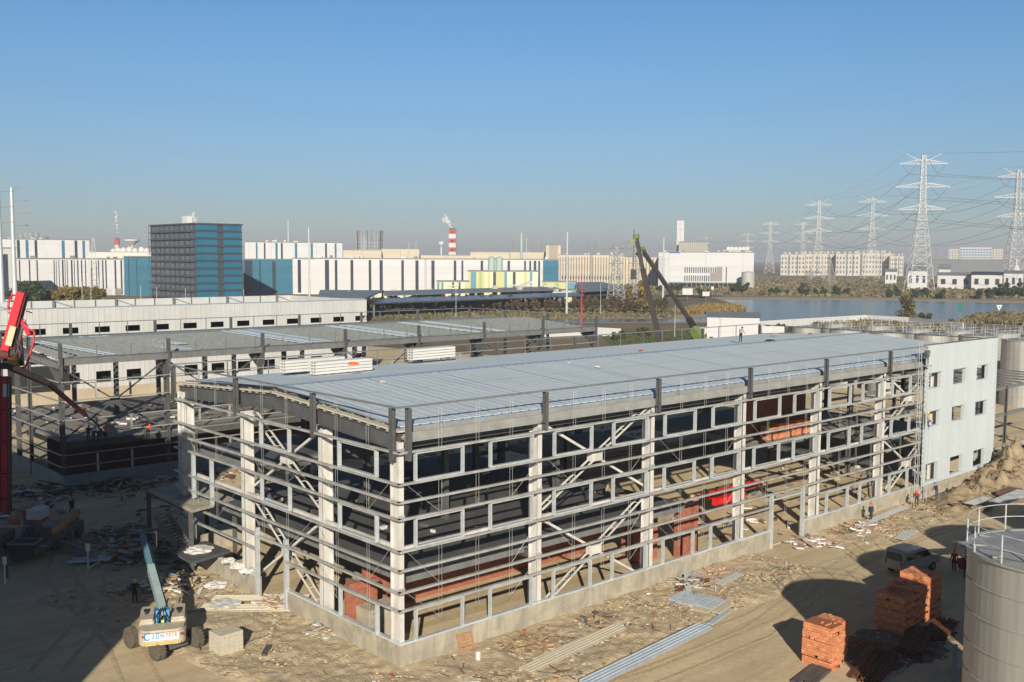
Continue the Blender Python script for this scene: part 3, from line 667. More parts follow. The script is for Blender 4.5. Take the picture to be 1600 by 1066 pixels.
# grey concrete block pallet by the boom lift
p = G(345, 1030); b = MB()
for k in range(6):
    for i in range(5):
        for j in range(3): b.box(i*.30, j*.44, k*.22, i*.30+.285, j*.44+.42, k*.22+.205)
b.box(.02, .02, .01, 1.46, 1.28, 1.29)
o = b.build('block_stack', mat('pale_block', (.46, .42, .34), .9, .12, 3)); o.location = (p.x, p.y, .05); o.rotation_euler = (0, 0, R(4)); tag(o, 'cubic stack of pale concrete blocks right of the boom lift', 'block stack')
# wooden pallet leaning on the wall
b = MB()
for k in range(7): b.box(0, .1, k*.17, 1.1, .13, k*.17+.12)
for x in (0, .5, 1.02): b.box(x, .02, 0, x+.09, .098, 1.14)
p = G(722, 1018); o = b.build('pallet', mat('pallet_wood', (.34, .19, .10), .8, .25, 4)); o.location = (p.x-.5, -.62, .12); o.rotation_euler = (R(-22), 0, R(-4)); tag(o, 'brown wooden pallet leaning against the front base wall near the corner', 'pallet')
# ---------------------------------------------------------------- people
skin = mat('skin', (.45, .27, .18), .6, 0); hair = mat('dark_hair', (.02, .015, .012), .8, 0)
def person(loc, rz, label, top, legs, helmet=None, pose='stand', sc=.97, parent_z=0):
    """one continuous body grown over a skeleton, facing -Y before turning"""
    J = {}; E = []
    lean = {'stand': 0, 'bend': 1.15, 'stoop': .45, 'walk': .08, 'climb': .1, 'work': .3, 'sit': .15}[pose]
    hip = 0.92 if pose != 'sit' else .5
    def V_(n, x, y, z, r): J[n] = (x, y, z, r)
    def up(d, x=0): return (x, -math.sin(lean)*d, hip+math.cos(lean)*d)
    V_('pel', 0, 0, hip, .15); x, y, z = up(.22); V_('wst', x, y, z, .135); x, y, z = up(.42); V_('chs', x, y, z, .16); x, y, z = up(.53); V_('neck', x, y, z, .07)
    hz_ = up(.60); V_('jaw', 0, hz_[1]-.02, hz_[2], .065); hz2 = up(.70); V_('head', 0, hz2[1]-.03, hz2[2], .095); hz3 = up(.79); V_('crown', 0, hz3[1]-.025, hz3[2], .06)
    E += [('pel', 'wst'), ('wst', 'chs'), ('chs', 'neck'), ('neck', 'jaw'), ('jaw', 'head'), ('head', 'crown')]
    for s, nm in ((-1, 'l'), (1, 'r')):
        sh = up(.48, .2*s); V_('sh'+nm, *sh, .07)
        if pose in ('bend', 'work', 'sit'): el = (sh[0]+.04*s, sh[1]-.10, sh[2]-.26); wr = (el[0]-.04*s, el[1]-.18, el[2]-.16)
        elif pose == 'climb': el = (sh[0]+.05*s, sh[1]-.2, sh[2]-.05+.1*s); wr = (el[0]-.05*s, el[1]-.14, el[2]+.2)
        elif pose == 'stoop': el = (sh[0]+.05*s, sh[1]-.06, sh[2]-.28); wr = (el[0]-.05*s, el[1]-.2, el[2]-.12)
        else: el = (sh[0]+.06*s, sh[1]+.03, sh[2]-.28); wr = (el[0]+.01*s, el[1]-.10, el[2]-.23)
        V_('el'+nm, *el, .048); V_('wr'+nm, *wr, .034)
        dx = (Vector(wr)-Vector(el)).normalized(); pm = Vector(wr)+dx*.07; V_('pm'+nm, *pm, .03)
        E += [('chs', 'sh'+nm), ('sh'+nm, 'el'+nm), ('el'+nm, 'wr'+nm), ('wr'+nm, 'pm'+nm)]
        sd = Vector((1, 0, 0))
        for fi in range(4):
            t = pm+dx*(.06+.02*(fi in (1, 2)))+sd*((fi-1.5)*.02)+Vector((0, -.015, 0)); V_('f%d%s' % (fi, nm), *t, .009); E.append(('pm'+nm, 'f%d%s' % (fi, nm)))
        t = Vector(wr)+dx*.06+sd*(-.045*s); V_('th'+nm, *t, .010); E.append(('wr'+nm, 'th'+nm))
        fx = .10*s; ph = 0
        if pose == 'walk': ph = .22*s
        if pose == 'climb': ph = -.15 if s > 0 else .0
        if pose == 'sit': kn = (fx, -.42, .5); an = (fx, -.42, .1)
        else: kn = (fx, -.03-ph*.5+(-.10 if pose in ('bend', 'climb') else 0), .5+(.12 if pose == 'climb' and s > 0 else 0)); an = (fx, .03-ph, .09+(.25 if pose == 'climb' and s > 0 else 0))
        V_('hp'+nm, fx, 0, hip-.06, .10); V_('kn'+nm, *kn, .065); V_('an'+nm, *an, .045); V_('to'+nm, an[0]+.02*s, an[1]-.17, an[2]-.045, .04)
        E += [('pel', 'hp'+nm), ('hp'+nm, 'kn'+nm), ('kn'+nm, 'an'+nm), ('an'+nm, 'to'+nm)]
    ks = list(J); me = bpy.data.meshes.new('person'); me.from_pydata([J[k][:3] for k in ks], [(ks.index(a), ks.index(b)) for a, b in E], [])
    o = bpy.data.objects.new('tmp', me); COL.objects.link(o); md = o.modifiers.new('s', 'SKIN'); md.use_smooth_shade = True
    for i, k in enumerate(ks): me.skin_vertices[0].data[i].radius = (J[k][3],)*2
    me.skin_vertices[0].data[0].use_root = True
    sb = o.modifiers.new('u', 'SUBSURF'); sb.levels = 1; sb.render_levels = 1
    dg = bpy.context.evaluated_depsgraph_get(); me2 = bpy.data.meshes.new_from_object(o.evaluated_get(dg)); bpy.data.objects.remove(o)
    hv = Vector(J['head'][:3])
    for v in me2.vertices:       # a nose and a chin on the front of the head
        d = v.co-hv
        if d.length < .2 and d.y < -.07 and abs(d.x) < .03 and abs(d.z) < .03: v.co.y -= .022
    me2.materials.clear(); shoe = mat('dark_boots', (.03, .025, .02), .8, 0)
    for m_ in (top, legs, skin, shoe): me2.materials.append(m_)
    ch = Vector(J['chs'][:3]); nk = Vector(J['neck'][:3])
    for pl in me2.polygons:
        c = pl.center; ax = (ch-Vector(J['pel'][:3])).normalized(); t = (c-Vector(J['pel'][:3])).dot(ax)
        mi = 0 if t > .04 else 1
        if pose in ('bend', 'work', 'sit', 'stoop') and min((c-Vector(J[k][:3])).length for k in ('ell', 'elr', 'shl', 'shr', 'wrl', 'wrr')) < .14: mi = 0
        if min((c-Vector(J[k][:3])).length for k in ('ell', 'elr', 'wrl', 'wrr')) < .12: mi = 0
        if (c-nk).dot(ax) > .0 and abs(c.x) < .12: mi = 2
        if min((c-Vector(J[k][:3])).length for k in ('pml', 'pmr', 'f1l', 'f1r')) < .09: mi = 2
        if min((c-Vector(J[k][:3])).length for k in ('tol', 'tor')) < .13: mi = 3
        pl.material_index = mi
    root = bpy.data.objects.new('person', me2); COL.objects.link(root); root.location = loc; root.rotation_euler = (0, 0, rz); root.scale = (sc,)*3; tag(root, label, 'person', 'construction workers')
    for s in (-1, 1):
        b = MB(); b.lathe(hv+Vector((.034*s, -.095, .0)), [(.001, -.009), (.009, -.005), (.011, 0), (.009, .005), (.001, .009)], 6); b.build('eye', hair, root, True)
        b = MB(); b.lathe(hv+Vector((.095*s, .0, -.01)), [(.005, -.03), (.016, -.01), (.016, .01), (.005, .03)], 6); b.build('ear', skin, root, True)
    b = MB(); b.box(hv.x-.025, hv.y-.098, hv.z-.052, hv.x+.025, hv.y-.085, hv.z-.042); b.build('mouth', mat('lips', (.3, .12, .1), .6, 0), root, True)
    pr = [(.135, .035), (.13, .06), (.115, .10), (.08, .135), (.03, .152)]
    if helmet:
        b = MB(); b.lathe(hv, [(.165, .03)]+pr, 16); b.extr([(-.08, 0), (.08, 0), (.06, .08), (-.06, .08)], hv+Vector((0, -.13, .03)), (1, 0, 0), (0, -1, 0), (0, 0, .02)); b.build('helmet', helmet, root, True, True)
    else:
        b = MB(); b.lathe(hv+Vector((0, .02, -.03)), [(.11, .0)]+[(r*.88, z) for r, z in pr], 16); b.build('hair', hair, root, True, True)
    return root
navy = mat('navy_cloth', (.018, .022, .045), .9, 0); jean = mat('blue_cloth', (.05, .08, .14), .9, 0); redc = mat('red_cloth', (.35, .03, .02), .8, 0)
orangev = mat('orange_vest', (.75, .16, .03), .7, 0); yel = mat('yellow_helmet', (.85, .50, .02), .35, 0); redh = mat('red_helmet', (.70, .03, .02), .35, 0); blueh = mat('blue_helmet', (.02, .10, .55), .35, 0); whh = mat('white_helmet', (.8, .8, .78), .35, 0)
tan_ = mat('tan_cloth', (.36, .29, .2), .9, 0); black = mat('black_cloth', (.012, .012, .014), .9, 0)
def gp3(u, v, z=0): q = G(u, v, z); return (q.x, q.y, z)
fc = R(-43)      # facing the camera
person(gp3(211, 943, .02), fc+R(20), 'person in dark clothes and yellow helmet standing left of the boom lift', black, black, yel)
person((50.3, -1.35, .12), R(-20), 'person in red helmet standing at the front base wall', navy, navy, redh)
person((58.2, -1.7, .3), R(120), 'person in red vest bending over a long sheet by the wall', redc, navy, redh, 'bend')
person((61.2, -2.2, .5), R(170), 'person in blue helmet standing at the foot of the ladder', navy, jean, blueh, 'work')
person((61.2, -.75, 13.35), R(140), 'person in red helmet standing at the roof corner above the ladder', mat('green_cloth', (.06, .09, .07), .9, 0), jean, redh)
person((61.6, -.95, 7.1), R(180), 'person in yellow helmet climbing half way up the ladder', tan_, jean, yel, 'climb')
person((22, 17.1, 14.65), R(60), 'dummy', black, black) if False else None
q = G(1157, 537, 14.55); person((q.x, q.y, 14.68), R(100), 'person in grey shirt stooping alone in the middle of the blue roof', mat('grey_cloth', (.3, .3, .28), .9, 0), black, None, 'stoop')
person((3.2, 20.6, 4.95), R(150), 'person in dark shirt and jeans on the deck behind the left columns', navy, jean, None, 'work')
person((24.2, 6.5, 4.95), R(30), 'person in yellow helmet crouching on the deck behind the cross brace', tan_, navy, yel, 'sit')
person((22.6, 7.2, 4.95), R(10), 'person in yellow helmet standing on the deck behind the cross brace', navy, navy, yel, 'bend')
q = G(113, 806); person((q.x, q.y, .02), R(200), 'person in red helmet walking behind the orange outrigger beam', black, black, redh, 'walk')
for (u, v, l, t_, h_, po) in ((138, 690, 'person in dark clothes left in the group on the rear deck', navy, None, 'work'), (146, 692, 'person in white helmet in the group on the rear deck', navy, whh, 'bend'), (155, 691, 'person in jeans in the middle of the rear deck group', jean, None, 'bend'), (166, 690, 'person in orange vest at the right of the rear deck group', orangev, redh, 'work'), (231, 684, 'person in orange vest kneeling alone on the rear deck', orangev, redh, 'bend')):
    q = G(u, v, 4.8); person((q.x, q.y, 4.8), R(140), l, t_, navy, h_, po)
q = G(1509, 905); person((q.x, q.y, .02), fc+math.pi, 'person in black with red helmet standing beside the canopy tricycle', black, black, redh)
q = G(1500, 898); person((q.x+.3, q.y+.6, .02), fc+math.pi, 'person in red helmet under the tricycle canopy', redc, navy, redh)
# ---------------------------------------------------------------- boom lift
cream = mat('dusty_cream_paint', (.50, .46, .38), .6, rgb2=(.36, .31, .22), sc=1.3); bluep = mat('blue_paint', (.02, .22, .45), .45, .15, 3); tyre = mat('dusty_tyre', (.10, .085, .065), .9, .35, 3); rimc = mat('cream_rim', (.5, .42, .27), .7, .1, 3)
boomm = mat('pale_teal_paint', (.30, .40, .40), .5, .12, 1)
def wheel(parent, x, y, r, w_, ax='x'):
    b = MB(); n = 24; prof = [(r*.55, -w_/2), (r*.92, -w_/2), (r, -w_*.36), (r, w_*.36), (r*.92, w_/2), (r*.55, w_/2)]
    b.lathe((0, 0, 0), prof, n)
    for i in range(20):
        a = 2*math.pi*i/20
        for s in (-1, 1): b.beam((math.cos(a)*r*1.0, math.sin(a)*r*1.0, s*w_*.46), (math.cos(a+.14)*r*1.01, math.sin(a+.14)*r*1.01, 0), .07, .06)
    rot = Matrix.Rotation(math.pi/2, 4, 'Y' if ax == 'x' else 'X')
    b.v = [tuple(rot @ Vector(v)+Vector((x, y, r))) for v in b.v]; wl = b.build('wheel', tyre, parent, True)
    c = MB(); c.lathe((0, 0, 0), [(r*.25, -w_*.40), (r*.54, -w_*.30), (r*.56, w_*.30), (r*.25, w_*.40)], 20); c.v = [tuple(rot @ Vector(v)+Vector((x, y, r))) for v in c.v]; c.build('rim', rimc, wl, True)
    return wl
BLP = G(256, 1012)
bl = thing('boom_lift', 'dusty cream and blue boom lift with its pale boom lowered toward the frame', 'boom lift', (BLP.x, BLP.y, .02), R(-25))
# local axes: +y away from the camera, x to the right
CR = Matrix.Rotation(R(32), 3, 'Z')
for x, y in ((-1.25, -1.45), (1.25, -1.45), (-1.25, 1.45), (1.25, 1.45)):
    wl_ = wheel(bl, 0, 0, .6, .5); p_ = CR @ Vector((x, y, 0)); wl_.location = p_; wl_.rotation_euler = (0, 0, R(32))
b = MB(); b.box(-.6, -1.7, .45, .6, 1.8, .95); b.box(-1.05, -1.33, .45, -.61, -1.17, .65); b.box(.61, -1.33, .45, 1.05, -1.17, .65); b.box(-1.05, 1.27, .45, -.61, 1.43, .65); b.box(.61, 1.27, .45, 1.05, 1.43, .65); ch_ = b.build('chassis', dsteel, bl, True); ch_.rotation_euler = (0, 0, R(32))
b = MB(); b.lathe((0, 0, 0), [(.6, .96), (.6, 1.12)], 24); b.build('turntable', dsteel, bl, True)
# counterweight: rounded in plan, with the slot for the boom
def rr(x0, x1, y0, y1, rad, z0, z1, b, corners=(1, 1, 0, 0)):
    pts = []
    for (cx, cy, a0, on) in ((x0+rad, y0+rad, 180, corners[0]), (x1-rad, y0+rad, 270, corners[1]), (x1-rad, y1-rad, 0, corners[2]), (x0+rad, y1-rad, 90, corners[3])):
        if on: pts += [(cx+rad*math.cos(R(a0+k*15)), cy+rad*math.sin(R(a0+k*15))) for k in range(7)]
        else: pts.append(({180: x0, 270: x1, 0: x1, 90: x0}[a0], {180: y0, 270: y0, 0: y1, 90: y1}[a0]))
    return b.prism(pts, z0, z1)
b = MB(); rr(-1.3, 1.3, -2.3, -1.0, .6, 1.0, 1.72, b); rr(-1.22, 1.22, -2.18, -1.0, .55, 1.721, 1.84, b); b.build('counterweight', cream, bl, True)
for x0, x1 in ((-1.3, -.45), (.45, 1.3)):
    b = MB(); rr(x0, x1, -.995, 1.5, .12, 1.05, 2.0, b, (1, 1, 1, 1)); rr(x0+.06, x1-.06, -.95, 1.4, .12, 2.001, 2.12, b, (1, 1, 1, 1)); b.build('engine_cover', cream, bl, True)
b = MB(); b.box(-.9, -2.325, 1.30, .95, -2.302, 1.70); b.build('name_board', mat('white_board', (.75, .75, .75), .5, 0), bl, True)
# the board's emblem and letters: a blue crescent, then blue and red strokes
b = MB()
for k in range(14):
    a = R(60+k*18); b.box(-.78+.19*math.cos(a)-.035, -2.35, 1.57+.19*math.sin(a)-.035, -.78+.19*math.cos(a)+.035, -2.326, 1.57+.19*math.sin(a)+.035)
for x in (-.50, -.34): b.box(x, -2.35, 1.42, x+.05, -2.326, 1.72)
b.box(-.56, -2.35, 1.42, -.50, -2.326, 1.48); b.box(-.289, -2.35, 1.68, -.15, -2.326, 1.72); b.box(-.2, -2.35, 1.42, -.15, -2.326, 1.679); b.box(-.289, -2.35, 1.42, -.201, -2.326, 1.46)
b.box(-.08, -2.35, 1.42, -.03, -2.326, 1.7); b.box(.04, -2.35, 1.42, .09, -2.326, 1.7); b.box(-.029, -2.35, 1.55, .039, -2.326, 1.59)
b.build('blue_lettering', bluep, bl, True)
b = MB()
for i, x in enumerate((.22, .38, .54, .70)):
    b.box(x, -2.35, 1.43, x+.03, -2.326, 1.69); b.box(x+.031, -2.35, 1.64, x+.12, -2.326, 1.68)
    if i % 2: b.box(x+.031, -2.35, 1.52, x+.11, -2.326, 1.56)
    if i > 1: b.box(x+.09, -2.35, 1.44, x+.12, -2.326, 1.519)
b.build('red_lettering', mat('red_letters', (.6, .03, .03), .5, 0), bl, True)
b = MB()
for k in range(16): b.extr([(0, 0), (.08, 0), (.14, .12), (.06, .12)], (-1.05+k*.13, -2.34, 1.06), (1, 0, 0), (0, 0, 1), (0, .03, 0))
b.build('warning_stripes', mat('warning_yellow', (.6, .42, .08), .6, .2, 3), bl, True)
b = MB(); b.extr([(-.99, 1.1), (.9, 1.1), (.5, 2.1), (-.3, 2.55), (-.7, 2.5)], (-.38, 0, 0), (0, 1, 0), (0, 0, 1), (.16, 0, 0)); b.extr([(-.99, 1.1), (.9, 1.1), (.5, 2.1), (-.3, 2.55), (-.7, 2.5)], (.22, 0, 0), (0, 1, 0), (0, 0, 1), (.16, 0, 0)); b.beam((0, -.9, 1.3), (0, .8, 2.0), .16, .16); b.tube((-.39, -.3, 2.4), (.39, -.3, 2.4), .1); b.box(-.19, -.7, 1.25, .19, .3, 1.5); b.build('boom_mount', bluep, bl, True)
for sx in (-.3, -.1, .12, .28):
    b = MB(); b.path([(sx, -1.02, 1.9), (sx+.06, -1.1, 2.1), (sx-.05, -.98, 2.3), (sx*.5, -.6, 2.5), (sx*.4+.2, .6, 2.75)], .03, 5); b.build('hydraulic_hose', dark, bl, True)
for x in (-1.1, 1.0): b = MB(); b.box(x, -2.3, 1.5, x+.14, -2.1, 1.6); b.build('rear_light', mat('tail_red', (.35, .02, .02), .3, 0), bl, True)
for x, y in ((-1.1, .4), (.75, .2)): b = MB(); b.box(x, y, 2.121, x+.35, y+.5, 2.15); b.lathe((x+.17, y-.4, 0), [(.09, 2.12), (.09, 2.24), (.05, 2.28)], 10); b.build('cover_vent', dark, bl, True)
b = MB(); b.box(-1.352, -1.6, 1.5, -1.351, -.9, 1.95) if False else b.box(-.5, -2.32, 1.02, .5, -2.301, 1.1); b.build('mud_line', soil, bl, True)
b = MB(); b.box(-.07, -1.1, 1.9, .08, -.95, 2.05); b.build('work_light', mat('lime_lamp', (.5, .8, .1), .4, 0), bl, True)
tipw = G(222, 838, 4.6); tw = (tipw-Vector((BLP.x, BLP.y, .02))); tw = Matrix.Rotation(R(25), 3, 'Z') @ tw
pa = Vector((0, -.3, 2.3)); d_ = (tw-pa); mid = pa+d_*.55
b = MB(); b.beam(pa, mid, .42, .55); b.build('boom', boomm, bl, True)
b = MB(); b.beam(mid+d_*.001, tw, .32, .42); b.build('boom_extension', mat('teal_paint_dark', (.10, .22, .27), .5, .12, 1), bl, True)
b = MB(); b.beam(pa+Vector((.26, .3, .1)), mid+d_*.3+Vector((.26, 0, .1)), .05, .18); b.build('cable_track', dark, bl, True)
b = MB()
for k in range(2): b.beam(tw+Vector((-.9, .1, -.9+1.1*k)), tw+Vector((.9, .1, -.9+1.1*k)), .06, .06); b.beam(tw+Vector((-.9, 1, -.9+1.1*k)), tw+Vector((.9, 1, -.9+1.1*k)), .06, .06)
for x in (-.9, 0, .9):
    for y in (.1, 1): b.beam(tw+Vector((x, y, -.9)), tw+Vector((x, y, .2)), .05, .05)
b.box(tw.x-.9, tw.y+.1, tw.z-1.0, tw.x+.9, tw.y+1, tw.z-.93); b.build('platform_basket', dsteel, bl, True)
# ---------------------------------------------------------------- concrete pump truck
pred = mat('pump_red', (.50, .02, .035), .4, .12, .6); pk = 76.
pt = thing('concrete_pump_truck', 'red concrete pump truck with folded boom at the left edge', 'pump truck', tuple(G(20, 890)))
pp = lambda b, n, m: b.build(n, m, pt)
def PD(u, v, k=pk): return D(u, v, k)
kz = 80.
yel2 = mat('pump_cream', (.60, .48, .32), .5, .15, 1); pdk = mat('dark_red', (.10, .015, .02), .5, .2, 1); oily = mat('oily_black', (.03, .03, .032), .5, .3, 3)
def pbeam(n, u0, v0, u1, v1, w_, h_, m_, dk=0, name=None): b = MB(); b.beam(PD(u0, v0, kz+dk), PD(u1, v1, kz+dk), w_, h_, FW); return b.build(n, m_, pt)
pbeam('lower_boom', 8.5, 800, 8, 588, .70, .6, pred); pbeam('lower_boom_flange', 2.2, 798, 1.6, 588, .08, .66, pdk, -.1); pbeam('lower_boom_flange', 15, 798, 14.4, 588, .08, .66, pdk, -.1)
pbeam('label_plate', 9, 600, 9, 620, .42, .04, white, -.33); pbeam('second_boom', -12, 800, -10, 540, .8, .8, pred, 1.2)
for v in (640, 690, 740, 780): pbeam('hose_clamp', 0, v, 17, v, .10, .12, oily, -.36)
pbeam('hydraulic_hose', 17.5, 800, 17, 590, .07, .07, oily, -.2)
pbeam('upper_boom', 9, 548, 34.5, 457, .62, .55, pred, -.8); pbeam('cream_panel', 12.5, 540, 20.5, 510, .5, .05, yel2, -1.1)
pbeam('upper_boom_side', 19, 546, 41, 461, .22, .5, pdk, -.6); pbeam('ram', 24, 556, 38, 500, .2, .2, mat('ram_chrome', (.4, .4, .42), .2, .1, 2, metal=.8), -.3); pbeam('ram_body', 20, 572, 31, 528, .34, .34, pred, -.2)
pbeam('knuckle', 1, 552, 16, 552, .9, .6, pdk, -.4); pbeam('knuckle', 2, 572, 18, 572, .5, .7, oily, -.4); pbeam('knuckle', 14, 564, 30, 566, .5, .5, mat('ochre', (.42, .22, .04), .6, .2, 2), -.5)
pbeam('fold_arm', 34, 500, 46, 524, .3, .3, pred, -.4); pbeam('fold_arm', 30, 520, 34, 572, .34, .3, pdk, -.2)
b = MB(); b.path([PD(u, v, kz-1) for u, v in ((29, 461), (19, 461.5), (14, 469), (12, 484), (14, 488), (20, 492))], .085, 6); pp(b, 'delivery_pipe', pred)
b = MB(); b.path([PD(u, v, kz-1) for u, v in ((38, 508), (46, 515), (54, 518), (52, 536), (45, 560), (40, 573), (33, 575))], .085, 6); pp(b, 'delivery_pipe', pred)
for u0, v0, u1, v1 in ((18, 469, 23, 473), (14, 480, 20, 483), (41, 486, 50, 489)): b = MB(); b.path([PD(u0, v0, kz-1), PD(u1, v1, kz-1)], .05); pp(b, 'pipe_bracket', pdk)
random.seed(12)
for i in range(7):
    b = MB(); u = 16+i*2.6; b.path([PD(u+random.uniform(-2, 2), v, kz-.7) for v in (515+i*3, 535+i*2, 552, 572)], .035, 5); pp(b, 'hydraulic_hose', oily)
b = MB()
A_ = PD(16, 574, kz-.4); C_ = PD(75, 600, kz+16); D_ = PD(135, 650, kz+24)
b.beam(A_, C_, .42, .4); b.beam(C_, D_, .32, .3); b.path([A_+Vector((0, 0, .35)), C_+Vector((0, 0, .32)), D_+Vector((0, 0, .25))], .075, 6)
for k in range(8): q = A_+(C_-A_)*(k+.5)/8; b.beam(q, q+Vector((0, 0, .36)), .08, .2)
pp(b, 'outer_boom', mat('pump_red_dull', (.22, .03, .035), .5, .15, 1))
E_ = G(163, 680, 5.6); b = MB(); b.path([D_, D_*.6+E_*.4+Vector((0, 0, .3)), E_], .10, 6); pp(b, 'end_hose', dark)
# chassis, behind and beneath the column
bx0 = G(38, 880); yw = YAW
def loc2(x, y, z): return Vector((bx0.x, bx0.y, 0))+RH*x+FH*y+Vector((0, 0, z))
def lbox(b, x0, x1, y0, y1, z0, z1):
    p = [loc2(x, y, 0) for x, y in ((x0, y0), (x1, y0), (x1, y1), (x0, y1))]; return b.hexa([(q.x, q.y, z0) for q in p]+[(q.x, q.y, z1) for q in p])
b = MB(); lbox(b, -3.2, 1.2, -.8, 8, .8, 1.3); lbox(b, -3.2, -1.2, -1.2, 1.2, 1.3, 2.4); pp(b, 'chassis', dsteel)
dm_ = mat('dark_machine', (.05, .055, .055), .6, .2, 1)
b = MB(); p4 = [loc2(x, y, 0) for x, y in ((-.7, -1.2), (1.3, -1.2), (1.3, .4), (-.7, .4))]; c4 = sum(p4, Vector())/4; b.hexa([((p+(c4-p)*.3).x, (p+(c4-p)*.3).y, .6) for p in p4]+[(p.x, p.y, 1.75) for p in p4]); pp(b, 'hopper', dm_)
b = MB(); q0 = [loc2(x, y, 1.8) for x, y in ((-.7, -1.2), (1.3, -1.2), (1.3, .4), (-.7, .4))]; b.path(q0+[q0[0]], .07, 6); pp(b, 'hopper_rim', msteel)
b = MB(); lbox(b, -.5, .9, .6, 2.6, 1.3, 2.1); lbox(b, -.3, .5, .9, 2.0, 2.101, 2.5); pp(b, 'pump_housing', dm_)
b = MB(); b.path([loc2(-.6, 1.2, 2.0), loc2(-.9, 1.6, 3.0), loc2(-1.5, 2.6, 3.3)], .1, 6); b.path([loc2(1.5, -.8, 1.6), loc2(1.7, .4, 1.2)], .06); pp(b, 'feed_pipe', msteel)
b = MB(); b.lathe(tuple(loc2(-1.6, 4.2, 0)), [(1.5, 2.2), (1.5, 2.5), (.9, 2.55), (.8, 3.2)], 20); pp(b, 'slewing_ring', mat('rust_red', (.3, .07, .04), .6, .1, 1))
b = MB(); lbox(b, -1.2, -.1, 3.0, 4.6, 2.56, 3.3); pp(b, 'valve_box', mat('pale_grey_box', (.45, .45, .45), .5, .1, 1))
for x, y in ((-3, -.5), (1.1, 3.4), (-3, 3.4), (1.1, 5), (-3, 5), (1.1, 7.2), (-3, 7.2)):
    q = loc2(x, y, .5); c = MB(); c.tube(q-RH*.2, q+RH*.2, .5, .5, 18); pp(c, 'wheel', tyre)
orgm = mat('outrigger_orange', (.42, .19, .05), .6, .15, 1)
o1, o2 = G(52, 838, 1.2), G(121, 800, 1.6)
b = MB(); b.beam(loc2(.8, 3.2, 1.3), o2, .5, .55); pp(b, 'outrigger', orgm)
b = MB(); b.tube(o2, (o2.x, o2.y, .12), .12, .12); b.tube((o2.x, o2.y, .02), (o2.x, o2.y, .12), .4, .4, 12); pp(b, 'outrigger_leg', dsteel)
o3 = G(10, 880, 1.2); b = MB(); b.beam(loc2(-2.8, 1, 1.4), o3, .4, .5); b.tube(o3, (o3.x, o3.y, .1), .11, .11); pp(b, 'outrigger', dsteel)
# low concrete kerb wall between pump and frame
p_, q_ = G(50, 845), G(150, 880); b = MB(); b.beam((p_.x, p_.y, .45), (q_.x, q_.y, .45), .3, .9); solo(b, 'kerb_wall', mat('dull_concrete', (.22, .20, .17), .9, .15, .5), 'low concrete wall running right from the pump truck', 'wall')
# orange trench of outrigger pads
for i, (u, v) in enumerate(((8, 890), (138, 868))):
    b = MB(); q = G(u, v+22); b.tube((q.x, q.y, 0), (q.x, q.y, 1.4), .06, .06); b.box(q.x-.12, q.y-.12, 1.4, q.x+.12, q.y+.12, 1.95); solo(b, 'marker_post', white, ['short post with reflective head left of the kerb wall end', 'short post with reflective head beside the loose blue sheets'][i], 'post')
# ---------------------------------------------------------------- van and tricycle
vanm = mat('van_paint', (.30, .29, .25), .35, .08, 1); glass = mat('van_glass', (.02, .025, .03), .08, 0)
vp = G(1402, 905); van = thing('minivan', 'beige minivan parked in the tank shadow behind the brick stacks', 'van', (vp.x+.4, vp.y-.3, .02), R(-8))
# length along +x, body width along y
out = [(0, .35), (4.5, .35), (4.6, .7), (4.35, 1.0), (3.55, 1.12), (2.75, 1.72), (2.3, 1.82), (.35, 1.82), (.1, 1.6), (-.05, 1.0), (-.05, .45)]
b = MB(); b.extr(out, (0, 0, .1), (1, 0, 0), (0, 0, 1), (0, 1.75, 0)); body = b.build('body', vanm, van, True)
bv = body.modifiers.new('b', 'BEVEL'); bv.width = .08; bv.segments = 3; bv.limit_method = 'ANGLE'
b = MB(); b.extr([(3.42, 1.2), (2.78, 1.68), (2.73, 1.66), (3.3, 1.18)], (0, .12, .145), (1, 0, 0), (0, 0, 1), (0, 1.5, 0)); b.build('windscreen', glass, van, True)
for y in (-.012, 1.745):
    for xs in ([(2.2, 1.15), (3.25, 1.15), (2.72, 1.62), (2.2, 1.62)], [(1.25, 1.15), (2.1, 1.15), (2.1, 1.62), (1.25, 1.62)], [(.25, 1.15), (1.15, 1.15), (1.15, 1.62), (.35, 1.62)]):
        b = MB(); b.extr(xs, (0, y, .1), (1, 0, 0), (0, 0, 1), (0, .017, 0)); b.build('side_window', glass, van, True)
b = MB(); b.extr([(.2, 1.1), (1.55, 1.1), (1.45, 1.6), (.3, 1.6)], (-.075, 0, .1), (0, 1, 0), (0, 0, 1), (.11, 0, 0)); b.build('rear_window', glass, van, True)
for y in (.1, 1.45): b = MB(); b.box(-.09, y, .85, .02, y+.2, 1.15); b.build('tail_light', mat('tail_red', (.35, .02, .02), .3, 0), van, True)
for y in (.1, 1.4): b = MB(); b.box(4.5, y, .72, 4.66, y+.28, .9); b.build('headlight', white, van, True)
for x in (.85, 3.6):
    for y in (.08, 1.67):
        c = MB(); c.tube((x, y-.1, .33), (x, y+.1, .33), .33, .33, 18); wl = c.build('wheel', mat('tyre_black', (.03, .03, .03), .8, .1, 3), van, True)
        c = MB(); s_ = -.115 if y < 1 else .115; c.tube((x, y+s_*.9, .33), (x, y+s_, .33), .19, .19, 12); c.build('rim', msteel, wl, True)
tp = G(1512, 893); tr = thing('cargo_tricycle', 'small cargo tricycle under a blue-grey canopy beside the big tank', 'tricycle', (tp.x, tp.y, .02), R(-30))
b = MB(); b.box(-.6, -.5, .45, 1.0, .5, .55); b.box(-.6, -.5, .551, -.55, .5, .9); b.box(-.549, -.5, .551, 1.0, -.45, .9); b.box(-.549, .45, .551, 1.0, .5, .9); b.build('cargo_bed', redc, tr, True)
